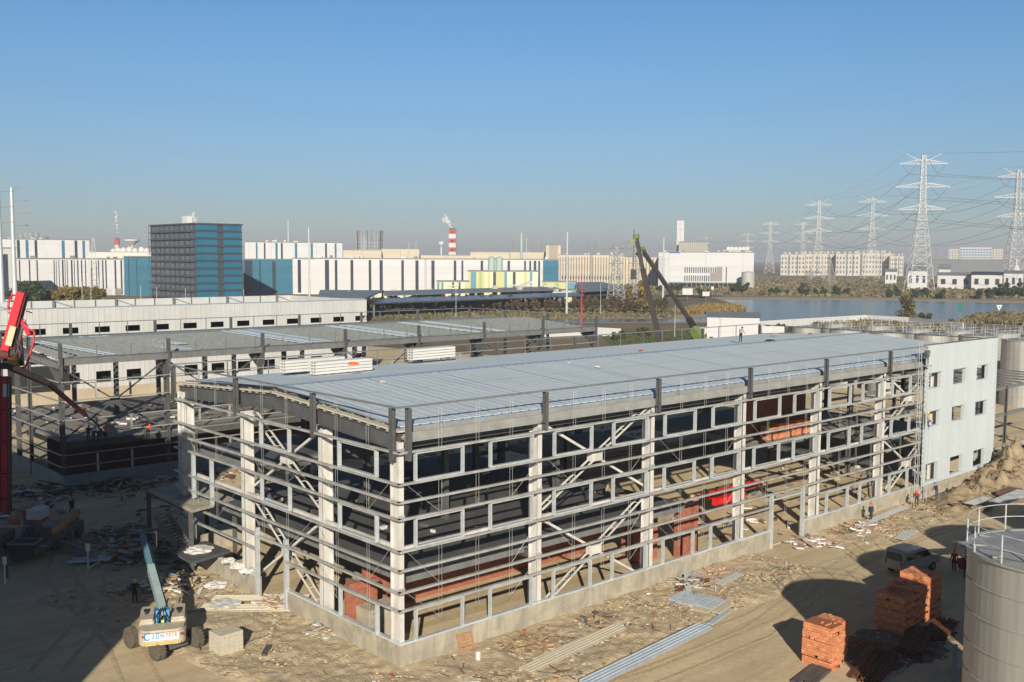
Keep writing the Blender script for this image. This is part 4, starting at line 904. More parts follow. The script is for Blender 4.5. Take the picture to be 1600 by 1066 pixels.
b = MB(); b.beam((1.0, 0, .5), (1.7, 0, .9), .08, .08); b.beam((1.7, 0, 1.1), (1.85, 0, .4), .06, .06); b.beam((1.65, -.3, 1.1), (1.65, .3, 1.1), .04, .04); b.build('fork', dsteel, tr, True)
for x, y in ((-.1, -.55), (-.1, .55), (1.85, 0)): c = MB(); c.tube((x, y-.05, .3), (x, y+.05, .3), .3, .3, 16); c.build('wheel', mat('tyre_black', (.03, .03, .03), .8, .1, 3), tr, True)
for x, y in ((-.7, -.6), (-.7, .6), (1.4, -.6), (1.4, .6)): c = MB(); c.tube((x, y, .5), (x, y, 2.05), .025, .025, 6); c.build('canopy_post', dsteel, tr, True)
b = MB(); b.extr([(-.8, 0), (0, .22), (.8, 0), (.8, .04), (0, .26), (-.8, .04)], (-.95, 0, 2.05), (0, 1, 0), (0, 0, 1), (2.7, 0, 0)); b.build('canopy', mat('canopy_blue', (.16, .22, .30), .5, .25, 2), tr, True)
# ---------------------------------------------------------------- ladder
ld = thing('ladder', 'tall galvanised cage ladder standing against the edge of the white cladding', 'ladder', (60.6, -.6, 0))
for x, y in ((60.0, -.55), (60.5, -.55), (61.0, -1.0), (61.6, -1.0), (61.0, -.45), (61.6, -.45)):
    b = MB(); b.tube((x, y, .1), (x, y, 15.6 if x < 61 else 13.4), .028, .028, 5, False); b.build('rail', galvl, ld)
for k in range(26):
    b = MB(); z = .5+k*.5; b.tube((61.0, -1.0, z), (61.6, -1.0, z), .022, .022, 4, False); b.build('rung', galvl, ld)
for k in range(12):
    z = .8+k*1.2; b = MB(); b.path([(60.0, -.55, z), (60.5, -.55, z), (60.0, -.55, z+1.0)], .018, 4); b.build('lattice_strut', galvl, ld)
b = MB(); b.box(60.9, -1.05, 13.2, 61.8, -.4, 13.28); b.build('top_step', galv, ld)
def panelmat(n, c1, c2, mo):
    ma = brickmat(n, c1, c2, mo, 1, .05); br = [x for x in ma.node_tree.nodes if x.type == 'TEX_BRICK'][0]; br.inputs['Brick Width'].default_value = 6; br.inputs['Row Height'].default_value = 4.5; br.offset = 0; return ma
# ---------------------------------------------------------------- far buildings, standing square to the viewing direction unless turned
def cf(u, k): q = D(u, 420, k); return Vector((q.x, q.y, 0))
def zt(u, v, k): return D(u, v, k).z
class Blk:
    def __init__(s, label, u0, u1, vt, k, dd, wm, cat='building', group=None, name='building', roof=None, z0=0, ov=.4):
        s.k = k; um = max(-40, (u0+u1)/2); s.c = cf(um, k); s.z = zt(um, vt, k)
        s.in_ = (s.c-Vector((CAMP.x, CAMP.y, 0))).normalized()
        if u1-u0 > 350: s.in_ = FH.copy()
        s.ax = Vector((s.in_.y, -s.in_.x, 0)); s.p0 = s.c+s.ax*s.rc(u0); s.p1 = s.c+s.ax*s.rc(u1); s.w = (s.p1-s.p0).length
        s.t = thing(name, label, cat, tuple((s.p0+s.p1)/2), 0, group); s.u0 = u0; s.u1 = u1
        b = MB(); s.hx(b, 0, s.w, 0, dd, z0, s.z); b.build('wall', wm, s.t)
        b = MB(); s.hx(b, -ov, s.w+ov, -ov, dd+ov, s.z+.002, s.z+.5); b.build('roof', roof or msteel, s.t)
    def hx(s, b, a0, a1, d0, d1, z0, z1):
        p = [s.p0+s.ax*a+s.in_*d for a, d in ((a0, d0), (a1, d0), (a1, d1), (a0, d1))]; return b.hexa([(q.x, q.y, z0) for q in p]+[(q.x, q.y, z1) for q in p])
    def rc(s, u): return reach(s.c+Vector((0, 0, CAMP.z)), s.ax, u)
    def a(s, u): return s.rc(u)+(s.c-s.p0).dot(s.ax)
    def roofs(s, sd):
        random.seed(sd)
        for k in range(4): a = s.w*(k+random.uniform(.15, .5))/4; b = MB(); s.hx(b, a, a+s.w*random.uniform(.06, .14), 1, 9, s.z+.52, s.z+random.uniform(2, 4.5)); b.build('stair_head', cr2, s.t)
        for k in range(2): b = MB(); a = s.w*random.uniform(.1, .85); s.hx(b, a, a+s.w*.05, -.2, -.01, .5, s.z-1); b.build('stair_window', mat('far_blue_grey', (.12, .15, .18), .3, .1, .1), s.t)
    def strip(s, ua, ub, za, zb, m, name='window_strip', out=.15):
        b = MB(); s.hx(b, s.a(ua), s.a(ub), -out, -.002, za, zb); return b.build(name, m, s.t)
    def win(s, a0, a1, za, zb, m, name='window', out=.12):
        b = MB(); s.hx(b, a0, a1, -out, -.002, za, zb); return b.build(name, m, s.t)
wf = panelmat('far_white_wall', (.51, .51, .52), (.55, .55, .56), (.40, .40, .41)); bluew = panelmat('teal_blue_cladding', (.032, .13, .20), (.04, .15, .23), (.025, .10, .15)); dkw = mat('far_dark_glass', (.035, .045, .065), .2, .2, .1)
bgw = panelmat('beige_wall', (.47, .42, .33), (.53, .48, .38), (.34, .30, .24)); greyr = mat('grey_metal_roof', (.16, .175, .19), .5, .08, .05)
# striped factory, right part
s1 = Blk('long white factory with dark window strips and blue left end, behind the yard', 457, 873, 405, 640, 60, wf)
for a, c_ in ((465, 470), (507.5, 514), (523, 527), (547.5, 552), (576, 580), (593, 598), (627, 631), (649, 654), (674, 679), (709, 713), (721, 724), (751, 755), (793, 797), (819, 822), (827, 830), (834, 838), (841, 844)): s1.strip(a, c_, 1, s1.z-.8, dkw)
s1.strip(848.5, 873, .3, s1.z-.3, bluew, 'blue_panel')
s1b = Blk('dark blue block with one dark window strip joined to the white striped factory', 380, 457, 406, 640.4, 60, bluew); s1b.strip(425, 430.5, 1, s1b.z-1, dkw); s1b.strip(382, 394, 1, s1b.z-.5, dkw); s1b.strip(405, 407, 1, s1b.z-.5, dkw)
# upper set-back row
s2 = Blk('white striped building rising behind the dark blue block', 383, 535, 379, 760, 40, wf)
for a, c_, m_ in ((400, 402.5, bluew), (412.5, 415, dkw), (430.5, 434, bluew), (439, 442, dkw), (461, 464.5, bluew), (485.5, 489, bluew), (508, 511, dkw), (523, 526, bluew)): s2.strip(a, c_, 10, s2.z-.5, m_)
# left part
s3 = Blk('white factory with many thin dark strips behind the red pump boom', 26, 193, 405, 600, 50, wf)
for c_, w_ in ((30, 2), (45.5, 2), (57.5, 2), (84, 1.5), (87.3, 1), (91.5, 1.2), (97.5, 2.4), (101, 1), (104.5, 1.2), (111.5, 2.4), (115.5, 1.2), (121, 2), (127, 2), (133, 1.6), (142.5, 2), (150, 1.4), (153.6, 1.6), (160, 2), (165, 2), (179.6, 2.6), (189, 2.4)): s3.strip(c_-w_/2, c_+w_/2, .5, s3.z-.6, dkw)
s3b = Blk('plain teal blue block left of the dark balcony tower', 193.3, 238, 401.5, 598, 50, bluew); s3b.strip(200, 201, .5, s3b.z-1, dkw, out=.2); s3b.strip(212.5, 213.3, .5, s3b.z-1, dkw, out=.2)
s4 = Blk('white upper block with blue and dark strips at the far left', 0, 140, 374.5, 720, 40, wf)
for a, c_, m_ in ((27, 31.5, dkw), (40.5, 45, bluew), (54.5, 58.7, dkw), (96.8, 101.5, bluew), (117, 121.3, dkw), (129.2, 133.2, bluew)): s4.strip(a, c_, 8, s4.z-.5, m_)
s5 = Blk('light grey block at the left picture edge behind the steel poles', -30, 25, 388, 520, 30, mat('light_grey_wall', (.42, .43, .42), .7, .05, .1)); s5.strip(4, 12, 1, s5.z-3, dkw)
# the dark balcony tower, turned like the yard
tw = thing('office_tower', 'ten-storey dark office tower with balcony grid on one side and blue glass on the other', 'building', tuple(cf(305, 530)))
c0 = cf(305, 530); ht = zt(305, 350.5, 530); ly = reach(c0, Vector((0, 1, 0)), 237.5); lx = reach(c0, Vector((1, 0, 0)), 379.5)
twd = mat('tower_dark', (.05, .06, .075), .5, .15, .3); twb = mat('tower_blue_glass', (.02, .13, .21), .25, .12, .08); twg = mat('tower_grey', (.065, .075, .09), .5, .3, .5)
b = MB(); b.box(c0.x, c0.y, 0, c0.x+lx, c0.y+ly, ht); b.build('core', twd, tw)
b = MB(); b.box(c0.x-.8, c0.y-.8, ht+.003, c0.x+lx+.4, c0.y+ly+.4, ht+.7); b.build('roof_edge', twd, tw)
NF = 10; fh = (ht-1)/NF
for f in range(NF):
    z = 1+f*fh
    for a, c_ in ((.02, .47), (.60, .99)):
        b = MB(); b.box(c0.x+lx*a, c0.y-.35, z+.95, c0.x+lx*c_, c0.y-.002, z+fh-.1); b.build('glass_band', twb, tw)
    b = MB(); b.box(c0.x-.3, c0.y-.55, z, c0.x+lx+.2, c0.y-.351, z+.4); b.build('floor_line', twd, tw)
    b = MB(); b.box(c0.x-1.3, c0.y-.3, z, c0.x-.002, c0.y+ly, z+.45)
    for g in range(19): yy = c0.y+g*(ly-.3)/18; b.box(c0.x-1.2, yy, z+.451, c0.x-1.05, yy+.25, z+(1.4 if g % 3 else fh-.01))
    b.build('balcony', twg, tw)
    for g in range(9): w3 = MB(); yy = c0.y+.6+g*ly/9; w3.box(c0.x-.12, yy, z+.7, c0.x-.001, yy+ly/9-1.6-random.random(), z+fh-.5); w3.build('window', mat('pale_window', (.10, .12, .14), .3, .5, .4), tw)
b = MB(); b.box(c0.x+2, c0.y+13, ht+.71, c0.x+5, c0.y+19, ht+4.6); b.build('roof_house', white, tw)
# long grey-blue roof ridge, beige factories, towers
def simple(label, u0, u1, vt, k, dd, m_, wins=None, **kw):
    s_ = Blk(label, u0, u1, vt, k, dd, m_, **kw)
    if wins:
        nr, nc, m2, zf0, zf1, fw_ = wins
        for r in range(nr):
            za = s_.z*(zf0+(zf1-zf0)*r/nr); zb = za+s_.z*(zf1-zf0)/nr*.55
            for c_ in range(nc): a0 = s_.w*(c_+.5-fw_/2)/nc; s_.win(a0, a0+s_.w*fw_/nc, za, zb, m2)
    return s_
simple('cream factory with a brown roof line left of the striped chimney', 536, 596, 391, 1000, 60, bgw, (1, 12, dkw, .45, .8, .1))
simple('cream factory with three tall bays behind the white striped factory', 596, 655, 389, 1020, 60, bgw, (1, 9, dkw, .3, .85, .12))
simple('low cream shed right of the striped chimney', 655, 735, 399, 1050, 50, bgw)
simple('wide cream factory right of the striped chimney', 735, 858, 394, 1000, 60, bgw, (1, 26, dkw, .5, .85, .1))
simple('square cream block standing above the long cream factory', 853, 876, 383, 960, 30, bgw)
s6 = Blk('long cream factory with tall pilasters left of the two crane booms', 873, 975, 398.5, 900, 60, bgw)
for i in range(24): s6.win(1+i*s6.w/24, 1.8+i*s6.w/24, .5, s6.z-2, mat('shadow_joint', (.16, .15, .14), .8, 0), 'pilaster_gap')
for i in range(23): s6.win(3+i*s6.w/24, 4+i*s6.w/24, 5, 8, dkw)
s7 = Blk('pale cream factory between the crane booms and the white tower', 975, 1029, 402, 910, 60, bgw)
for i in range(10): s7.win(1+i*s7.w/10, 1.8+i*s7.w/10, .5, s7.z-1, mat('shadow_joint', (.16, .15, .14), .8, 0), 'pilaster_gap')
s8 = Blk('white factory with a grid of narrow dark windows and a blue roof edge', 1029, 1178, 394.5, 850, 60, wf, roof=greyr)
for r in range(2):
    for c_ in range(17 if r == 0 else 17):
        u = 1070+c_*3.4
        if r == 0 and u > 1112: u += 0
        if 1112 < u < 1118 and r == 0: continue
        if u < 1121: s8.strip(u, u+1.5, 4.8+7*r, 9.6+7*r, dkw, 'window')
s8.strip(1134.5, 1136, 4, 17, dkw, 'window'); s8.strip(1110, 1129, 5, 12, mat('taupe_panel', (.25, .22, .21), .7, .05, .1), 'taupe_panel', .2); s8.strip(1120, 1129, 12.002, 17, mat('taupe_panel', (.25, .22, .21), .7, .05, .1), 'taupe_panel', .2); s8.strip(1029.5, 1039, 2, s8.z-3, mat('light_grey_wall', (.42, .43, .42), .7, .05, .1), 'grey_panel', .2)
s8.strip(1046, 1063, s8.z-.6, s8.z+.4, mat('blue_sign', (.03, .12, .35), .5, 0), 'blue_roof_edge', .6)
b = MB(); s8.hx(b, s8.a(1046), s8.a(1160), -9, -.3, 3.4, 4.0)
for i in range(16): s8.hx(b, s8.a(1046+i*7), s8.a(1046+i*7)+.6, -8.8, -8.2, 0, 3.399)
b.build('porch', greyr, s8.t)
tk = cf(1169, 830); b = MB(); kk = 830; b.lathe((tk.x, tk.y, 0), [(5.3, 0), (5.3, 12.6), (5.5, 12.7), (5.2, 13), (.3, 13.6)], 28); solo(b, 'storage_tank', mat('grey_tank', (.38, .38, .36), .5, .1, .3), 'single grey tank at the right end of the white windowed factory', 'tank', loc=(tk.x, tk.y, 0))
b = MB()
for i in range(6): q = cf(1137+i*6, 870); b.box(q.x-3, q.y-3, 0, q.x+3, q.y+3, zt(1150, 390.5+(i % 2)*1.5, 870)); b.tube((q.x, q.y, zt(1150, 390.5, 870)), (q.x, q.y, zt(1150, 386, 870)), 2.2, 1.6, 10)
solo(b, 'roof_machinery', mat('machine_white', (.5, .5, .48), .6, .2, .2), 'pale roof machinery on the right part of the white windowed factory', 'machinery')
simple('tall plain white tower with a small grey mark right of the crane booms', 1057, 1068, 344.5, 1300, 12, wf, cat='tower', name='tower').strip(1058.5, 1065, 60, 61.5, mat('pale_mark', (.35, .38, .42), .5, 0), 'mark')
s9 = Blk('grey gridded block at the foot of the white tower', 1060, 1105, 378, 1250, 40, mat('grid_grey', (.26, .26, .24), .8, .1, .1))
for i in range(15): s9.win(1+i*s9.w/15, 2.1+i*s9.w/15, 14, s9.z-1, mat('grid_cream', (.42, .40, .34), .8, 0), 'fin', .4)
# glassy bowl building
q = cf(578.5, 1500); b = MB(); H_ = zt(578, 361, 1500); b.lathe((q.x, q.y, 0), [(17, 0), (18, 15), (20, H_-1), (20.2, H_)], 36)
bw = solo(b, 'round_tower', mat('pale_glass', (.22, .27, .29), .3, .3, .08), 'round glassy tower flaring toward its top, seen above the striped factory', 'tower', loc=(q.x, q.y, 0))
for i in range(24):
    a = 2*math.pi*i/24; c = MB(); m_ = (mat('fin_red', (.38, .16, .14), .5, 0), wf, wf, dkw)[i % 4]
    c.beam((18.6*math.cos(a), 18.6*math.sin(a), 15), (20.6*math.cos(a), 20.6*math.sin(a), H_), .5, .5); c.build('fin', m_, bw, True)
for z in (20, 25, 30, 35, 40, 45):
    if z < H_: c = MB(); rr_ = 18.2+2*(z-15)/(H_-15)+.35; c.path([(rr_*math.cos(2*math.pi*i/24), rr_*math.sin(2*math.pi*i/24), z) for i in range(25)], .35, 4); c.build('ring', wf, bw, True)
# chimneys and smoke
def chimney(label, u, v0, k, r, bands, top_r=None, square=False):
    q = cf(u, k); H_ = zt(u, v0, k); t = thing('chimney', label, 'chimney', (q.x, q.y, 0)); n = 4 if square else 20
    for i in range(bands):
        z0 = H_*i/bands if bands > 3 else H_*i/bands; b = MB(); b.lathe((0, 0, 0), [(r, z0), (r, H_*(i+1)/bands)], n); o = b.build('band', (mat('chimney_red', (.42, .08, .05), .8, .1, .1) if (bands-1-i) % 2 == 0 else wf), t, True); 
        if square: o.rotation_euler = (0, 0, -YAW+R(45))
        if bands > 6 and i % 2 == 0 and i > 2:
            c = MB(); d = -FH*(r*.72); c.box(d.x-.9, d.y-.9, H_*(i+.35)/bands, d.x+.9, d.y+.9, H_*(i+.6)/bands); c.build('opening', dkw, t, True)
    b = MB(); b.lathe((0, 0, 0), [(r*.6, H_), (r*.6, H_+1.2)], 10); b.build('flue', dkw, t, True); return q, H_
q1, h1 = chimney('tall red and white banded chimney above the striped factory', 707, 359, 1150, 5.6, 11, square=True)
q2, h2 = chimney('short red and white chimney top behind the far left factories', 184, 373, 1700, 4.2, 5)
sm_ = bpy.data.materials.new('steam'); sm_.use_nodes = True; t_ = sm_.node_tree; t_.nodes.remove(t_.nodes['Principled BSDF']); sd_ = t_.nodes.new('ShaderNodeBsdfTranslucent'); sf_ = t_.nodes.new('ShaderNodeBsdfDiffuse'); st_ = t_.nodes.new('ShaderNodeBsdfTransparent'); sa_ = t_.nodes.new('ShaderNodeMixShader'); sb_ = t_.nodes.new('ShaderNodeMixShader')
sn_ = t_.nodes.new('ShaderNodeTexNoise'); sn_.inputs['Scale'].default_value = .25; sc_ = t_.nodes.new('ShaderNodeTexCoord'); t_.links.new(sc_.outputs['Object'], sn_.inputs[0]); sd_.inputs[0].default_value = sf_.inputs[0].default_value = (.85, .85, .85, 1)
t_.links.new(sf_.outputs[0], sa_.inputs[1]); t_.links.new(sd_.outputs[0], sa_.inputs[2]); sa_.inputs[0].default_value = .4; t_.links.new(sn_.outputs[0], sb_.inputs[0]); t_.links.new(st_.outputs[0], sb_.inputs[1]); t_.links.new(sa_.outputs[0], sb_.inputs[2]); t_.links.new(sb_.outputs[0], t_.nodes['Material Output'].inputs['Surface'])
def smoke(label, k, pts):
    bm = bmesh.new()
    random.seed(3)
    for u, v, rp in pts:
        for j in range(3):
            c = D(u+random.uniform(-.5, .5)*rp, v+random.uniform(-1, 1)*rp*.6, k); r = rp*k/FOC*random.uniform(.6, 1.0)
            bmesh.ops.create_icosphere(bm, subdivisions=2, radius=r, matrix=Matrix.Translation(c) @ Matrix.Diagonal((1, 1, 1.25, 1)))
    for v_ in bm.verts: n_ = noise.noise_vector(v_.co*.15); v_.co += n_*1.6
    me = bpy.data.meshes.new('smoke_plume'); bm.to_mesh(me); bm.free(); c0_ = Vector(D(pts[0][0], pts[0][1], k)); me.transform(Matrix.Translation(-c0_)); me.materials.append(sm_); o = bpy.data.objects.new('smoke_plume', me); COL.objects.link(o); o.location = c0_
    tag(o, label, 'smoke', kind='stuff')
smoke('white steam drifting left from the tall banded chimney', 1150, [(706, 355, 1.2), (704, 352, 1.8), (702, 349, 2.6), (699, 347, 3.2), (696, 345, 3.6), (693, 344, 2.6), (698, 341, 2.4), (696, 336, 2.0)])
smoke('thin white steam rising from the short chimney at far left', 1700, [(184, 369, .7), (183.5, 364, 1), (183, 358, 1.4), (182.5, 352, 1.8), (182, 346, 2.2), (181, 340, 2.2), (181, 334, 2.2), (180, 331, 1.6)])
smoke('puff of steam above the dark balcony tower', 1500, [(307, 348, 1.4), (305, 344, 2.4), (303, 340, 2.6), (302, 336, 2.4), (304, 333, 1.4)])
# other roof silhouettes at the left
b = MB(); q = cf(207, 1500); H_ = zt(207, 384, 1500); b.lathe((q.x, q.y, 0), [(3, 0), (3, H_), (11, H_+7), (11, H_+9), (7, H_+9)], 20)
for i in range(8): a = i*math.pi/4; b.beam((q.x+3*math.cos(a), q.y+3*math.sin(a), H_-4), (q.x+10*math.cos(a), q.y+10*math.sin(a), H_+6), .5, .5)
solo(b, 'water_tower', wf, 'white funnel-shaped tower with ribbed underside left of the office tower', 'tower', loc=(q.x, q.y, 0))
simple('long white low plant with a stepped roof left of the office tower', 140, 237, 394, 1200, 60, mat('cream_white', (.62, .60, .55), .7, .05, .1), (1, 20, mat('shadow_joint', (.16, .15, .14), .8, 0), .6, .9, .3))
b = MB()
for i, (u, v) in enumerate(((178, 391), (186, 389.5), (194, 389), (203, 388), (212, 390), (222, 388), (230, 390))): q = cf(u, 1230); b.lathe((q.x, q.y, 0), [(3.5, 0), (3.5, zt(u, v, 1230)), (1.5, zt(u, v, 1230)+1.6)], 10)
solo(b, 'silo_row', mat('cream_white', (.62, .60, .55), .7, .05, .1), 'cluster of low cream silo tops above the white plant', 'silos')
for (u, v0, v1, k, lab) in ((689.5, 377, 402, 1080, 'slim white water tower just left of the banded chimney'),):
    q = cf(u, k); b = MB(); H_ = zt(u, v0, k); b.lathe((q.x, q.y, 0), [(1.1, 0), (.9, H_-6), (3, H_-3.5), (3, H_-.8), (1, H_)], 14); solo(b, 'water_tower', wf, lab, 'tower', loc=(q.x, q.y, 0))
q = cf(814.5, 900); b = MB(); b.lathe((q.x, q.y, 0), [(1.2, 0), (1.2, zt(814, 364, 900))], 12); solo(b, 'vent_stack', mat('pale_green', (.32, .42, .38), .6, .1, .1), 'thin pale green vent stack right of the yellow plant', 'chimney', loc=(q.x, q.y, 0))
# yellow, green and blue plant
yw_ = mat('pale_yellow_panel', (.47, .47, .22), .6, .05, .1); gw_ = mat('lime_panel', (.30, .38, .17), .6, .05, .1); lb_ = mat('light_blue_panel', (.09, .23, .31), .6, .05, .1); crm = mat('cream_panel', (.60, .60, .42), .6, .05, .1)
def colour(label, u0, u1, vt, k, dd, seq):
    s_ = Blk(label, u0, u1, vt, k, dd, crm, roof=greyr); n_ = len(seq)
    for i, ch in enumerate(seq):
        if ch != 'c': s_.strip(u0+(u1-u0)*i/n_, u0+(u1-u0)*(i+1)/n_, 0.2, s_.z-.3, {'y': yw_, 'g': gw_, 'b': lb_, 'w': wf, 'd': dkw}[ch], 'colour_panel')
    return s_
colour('low building with yellow, blue and cream panels beside the dark sheds', 576, 692, 458, 520, 14, 'ybycycycbyccbycwcbyccycbyb')
colour('small yellow, green and white house above the dark panel roofs', 683, 733, 440.5, 560, 14, 'bybccccdccdccyy')
colour('yellow and blue factory block carrying the twin silos', 731, 841, 424.5, 590, 22, 'ybbygycycdyyybccdcccycbcc')
colour('long low yellow and blue block at the right of the coloured plant', 782, 900, 454, 540, 12, 'bwcwbyycgybwcybbyyb')
colour('yellow panelled hall right of the coloured plant', 848, 900, 441, 600, 12, 'gyygyybb')
for i, (u, lab) in enumerate(((768, 'left one of the twin pale green silos'), (780, 'right one of the twin pale green silos'))):
    q = cf(u, 600); b = MB(); z0 = zt(u, 424, 600); z1 = zt(u, 400.5, 600); b.lathe((q.x, q.y, 0), [(.5, z0-3), (2.1, z0+.5), (2.1, z1-1), (.6, z1)], 18)
    for a in range(4): b.tube((q.x+1.8*math.cos(a*1.57), q.y+1.8*math.sin(a*1.57), z0-4), (q.x+1.8*math.cos(a*1.57), q.y+1.8*math.sin(a*1.57), z0+1), .15)
    solo(b, 'silo', mat('pale_green', (.32, .42, .38), .6, .1, .1), lab, 'silo', loc=(q.x, q.y, z0-4))
b = MB()
for i in range(26):
    u = 690+random.random()*200; k = random.uniform(520, 560); q = cf(u, k); z = zt(u, random.uniform(446, 458), k); b.box(q.x-1, q.y-1, 0, q.x+1, q.y+1, z) if i % 2 else b.tube((q.x, q.y, z), (q.x+5, q.y-4, z), .4)
solo(b, 'plant_machinery', mat('machine_white', (.5, .5, .48), .6, .2, .2), 'jumble of pale pipes and tanks before the coloured plant', 'machinery')
p_, q_ = D(832, 440, 575), D(806, 450, 570); b = MB(); b.beam(p_, q_, 2, 1.2); solo(b, 'conveyor', mat('machine_white', (.5, .5, .48), .6, .2, .2), 'sloping conveyor at the coloured plant', 'conveyor')
# dark sheds with panel roofs
sol = mat('dark_roof_panels', (.045, .05, .06), .3, .3, .3)
def shed(label, q4, z, m_=sol, th=.5, legs=True, h2=None):
    P4 = [G(u, v, z) for u, v in q4]; t = thing('shed', label, 'shed', tuple(sum(P4, Vector())/4-Vector((0, 0, z))))
    b = MB(); b.hexa([(p.x, p.y, p.z-th) for p in P4]+[tuple(p) for p in P4]); b.build('roof', m_, t)
    for p in P4: c = MB(); d = (sum(P4, Vector())/4-p)*.04; c.box(p.x+d.x-.3, p.y+d.y-.3, 0, p.x+d.x+.3, p.y+d.y+.3, z-th); c.build('post', msteel, t)
    return t
shed('long shed with rows of dark roof panels running behind the reddish hedge', ((573, 474), (1000, 459), (960, 455), (573, 467)), 6)
shed('grey roofed shed right of the coloured plant', ((910, 455.5), (982, 450), (940, 440.5), (895, 441)), 8, greyr)
shed('grey roofed shed standing behind the white clad building end', ((496, 466), (570, 466), (600, 453.5), (500, 453)), 9, greyr)
shed('dark roofed shed between the hedge and the grey sheds', ((600, 461), (880, 452), (860, 447.5), (600, 454.5)), 7, greyr)
# right hand side: residential rows
cr2 = mat('apartment_cream', (.50, .47, .42), .8, .04, .05)
ap = [(1220, 1258, 397.5), (1254, 1287, 396.5), (1284, 1310, 397), (1306, 1342, 396.5), (1338, 1372, 395), (1368, 1392, 396), (1390, 1412, 400)]
names = ['leftmost', 'second', 'third', 'fourth', 'fifth', 'sixth', 'rightmost']
for i, (a, c_, v) in enumerate(ap): simple('%s of the cream apartment blocks behind the pylons' % names[i], a, c_, v, 1500+15*(i % 3), 25, cr2, (4, 7, mat('apartment_window', (.12, .13, .14), .3, .3, .3), .12, .95, .42), group='cream apartment blocks beyond the field').roofs(i)
simple('white slab block with blue window rows on the right skyline', 1499, 1549, 386.5, 2300, 30, wf, (6, 11, mat('far_blue_glass', (.13, .22, .32), .3, .1, .1), .3, .98, .75))
simple('beige tower block joined to the left of the white slab block', 1482, 1499, 389, 2320, 30, cr2, (8, 4, dkw, .2, .97, .3)); simple('beige tower block joined to the right of the white slab block', 1550, 1567, 389, 2320, 30, cr2, (8, 4, dkw, .2, .97, .3))
simple('long low grey warehouse under the right skyline', 1450, 1660, 406, 1500, 160, greyr, roof=greyr)
def house(label, u0, u1, vt, k, dd, m_=wf, rm=None, ridge=2.2, wins=3):
    s_ = Blk(label, u0, u1, vt, k, dd, m_, cat='house', name='house', roof=rm or greyr, ov=.2)
    b = MB(); p = [s_.p0-s_.ax*.5-s_.in_*.5, s_.p1+s_.ax*.5-s_.in_*.5, s_.p1+s_.ax*.5+s_.in_*(dd+.5), s_.p0-s_.ax*.5+s_.in_*(dd+.5)]; m1 = (p[0]+p[3])/2; m2 = (p[1]+p[2])/2; z = s_.z+.51
    b.add([(q.x, q.y, z) for q in p]+[(m1.x, m1.y, z+ridge), (m2.x, m2.y, z+ridge)], [(0, 1, 5, 4), (2, 3, 4, 5), (0, 4, 3), (1, 2, 5), (3, 2, 1, 0)]); b.build('gable_roof', rm or greyr, s_.t)
    for i in range(wins): a = s_.w*(i+.3)/wins; s_.win(a, a+s_.w*.4/wins, s_.z*.35, s_.z*.75, dkw)
    return s_
house('white farmhouse seen through the legs of the tallest pylon', 1419, 1450, 424, 820, 10); house('white farmhouse with raised centre right of the tallest pylon', 1468, 1486, 421, 860, 10, ridge=4); house('low white barn wall right of the farmhouses', 1466, 1520, 431, 830, 10); house('white barn with dark roof near the right edge', 1519, 1568, 430, 810, 12, rm=sol); house('small white house in front of the right hand pylon', 1570, 1600, 428, 800, 10)
house('tiny white huts left of the tallest pylon', 1384, 1402, 425, 1000, 10)
b = MB(); q = cf(1588, 1200); b.lathe((q.x, q.y, 0), [(5, 0), (4, 14), (1.2, 18), (.7, 26)], 12); solo(b, 'pagoda', wf, 'small white pointed tower seen inside the right hand pylon', 'tower', loc=(q.x, q.y, 0))
# hazy skyline
random.seed(11)
HRL = sorted([random.uniform(800, 1060) for i in range(26)]+[random.uniform(700, 800) for i in range(5)]+[random.uniform(1200, 1600) for i in range(13)])
for i in range(44):
    u = HRL[i]; k = random.uniform(4200, 5600); v = random.uniform(376, 394) if 800 < u < 1060 else random.uniform(388, 397)
    w_ = random.uniform(3, 7); q = cf(u, k); H_ = zt(u, v, k); a = w_/2*k/FOC; b = MB(); b.box(q.x-a, q.y-a, 0, q.x+a, q.y+a, H_); b.box(q.x-a*.5, q.y-a*.5, H_+.01, q.x+a*.5, q.y+a*.5, H_+5)
    solo(b, 'high_rise', mat('skyline_grey', (.30, .30, .30), .8, .2, .01), '%s from the left of the faint grey high-rises in the haze' % ORD[i], 'high-rise', 'faint high-rises on the hazy skyline', loc=(q.x, q.y, 0))
for i, (u, v) in enumerate(((35, 364), (43, 361.5), (50, 363), (59, 362))):
    q = cf(u, 3600); H_ = zt(u, v, 3600); b = MB(); b.lathe((q.x, q.y, 0), [(9, 0), (9, H_-8), (6, H_-3), (2, H_)], 12); solo(b, 'high_rise', mat('skyline_grey', (.30, .30, .30), .8, .2, .01), '%s from the left of the faint domed high-rises at far left' % ORD[i], 'high-rise', 'faint domed high-rises at far left', loc=(q.x, q.y, 0))
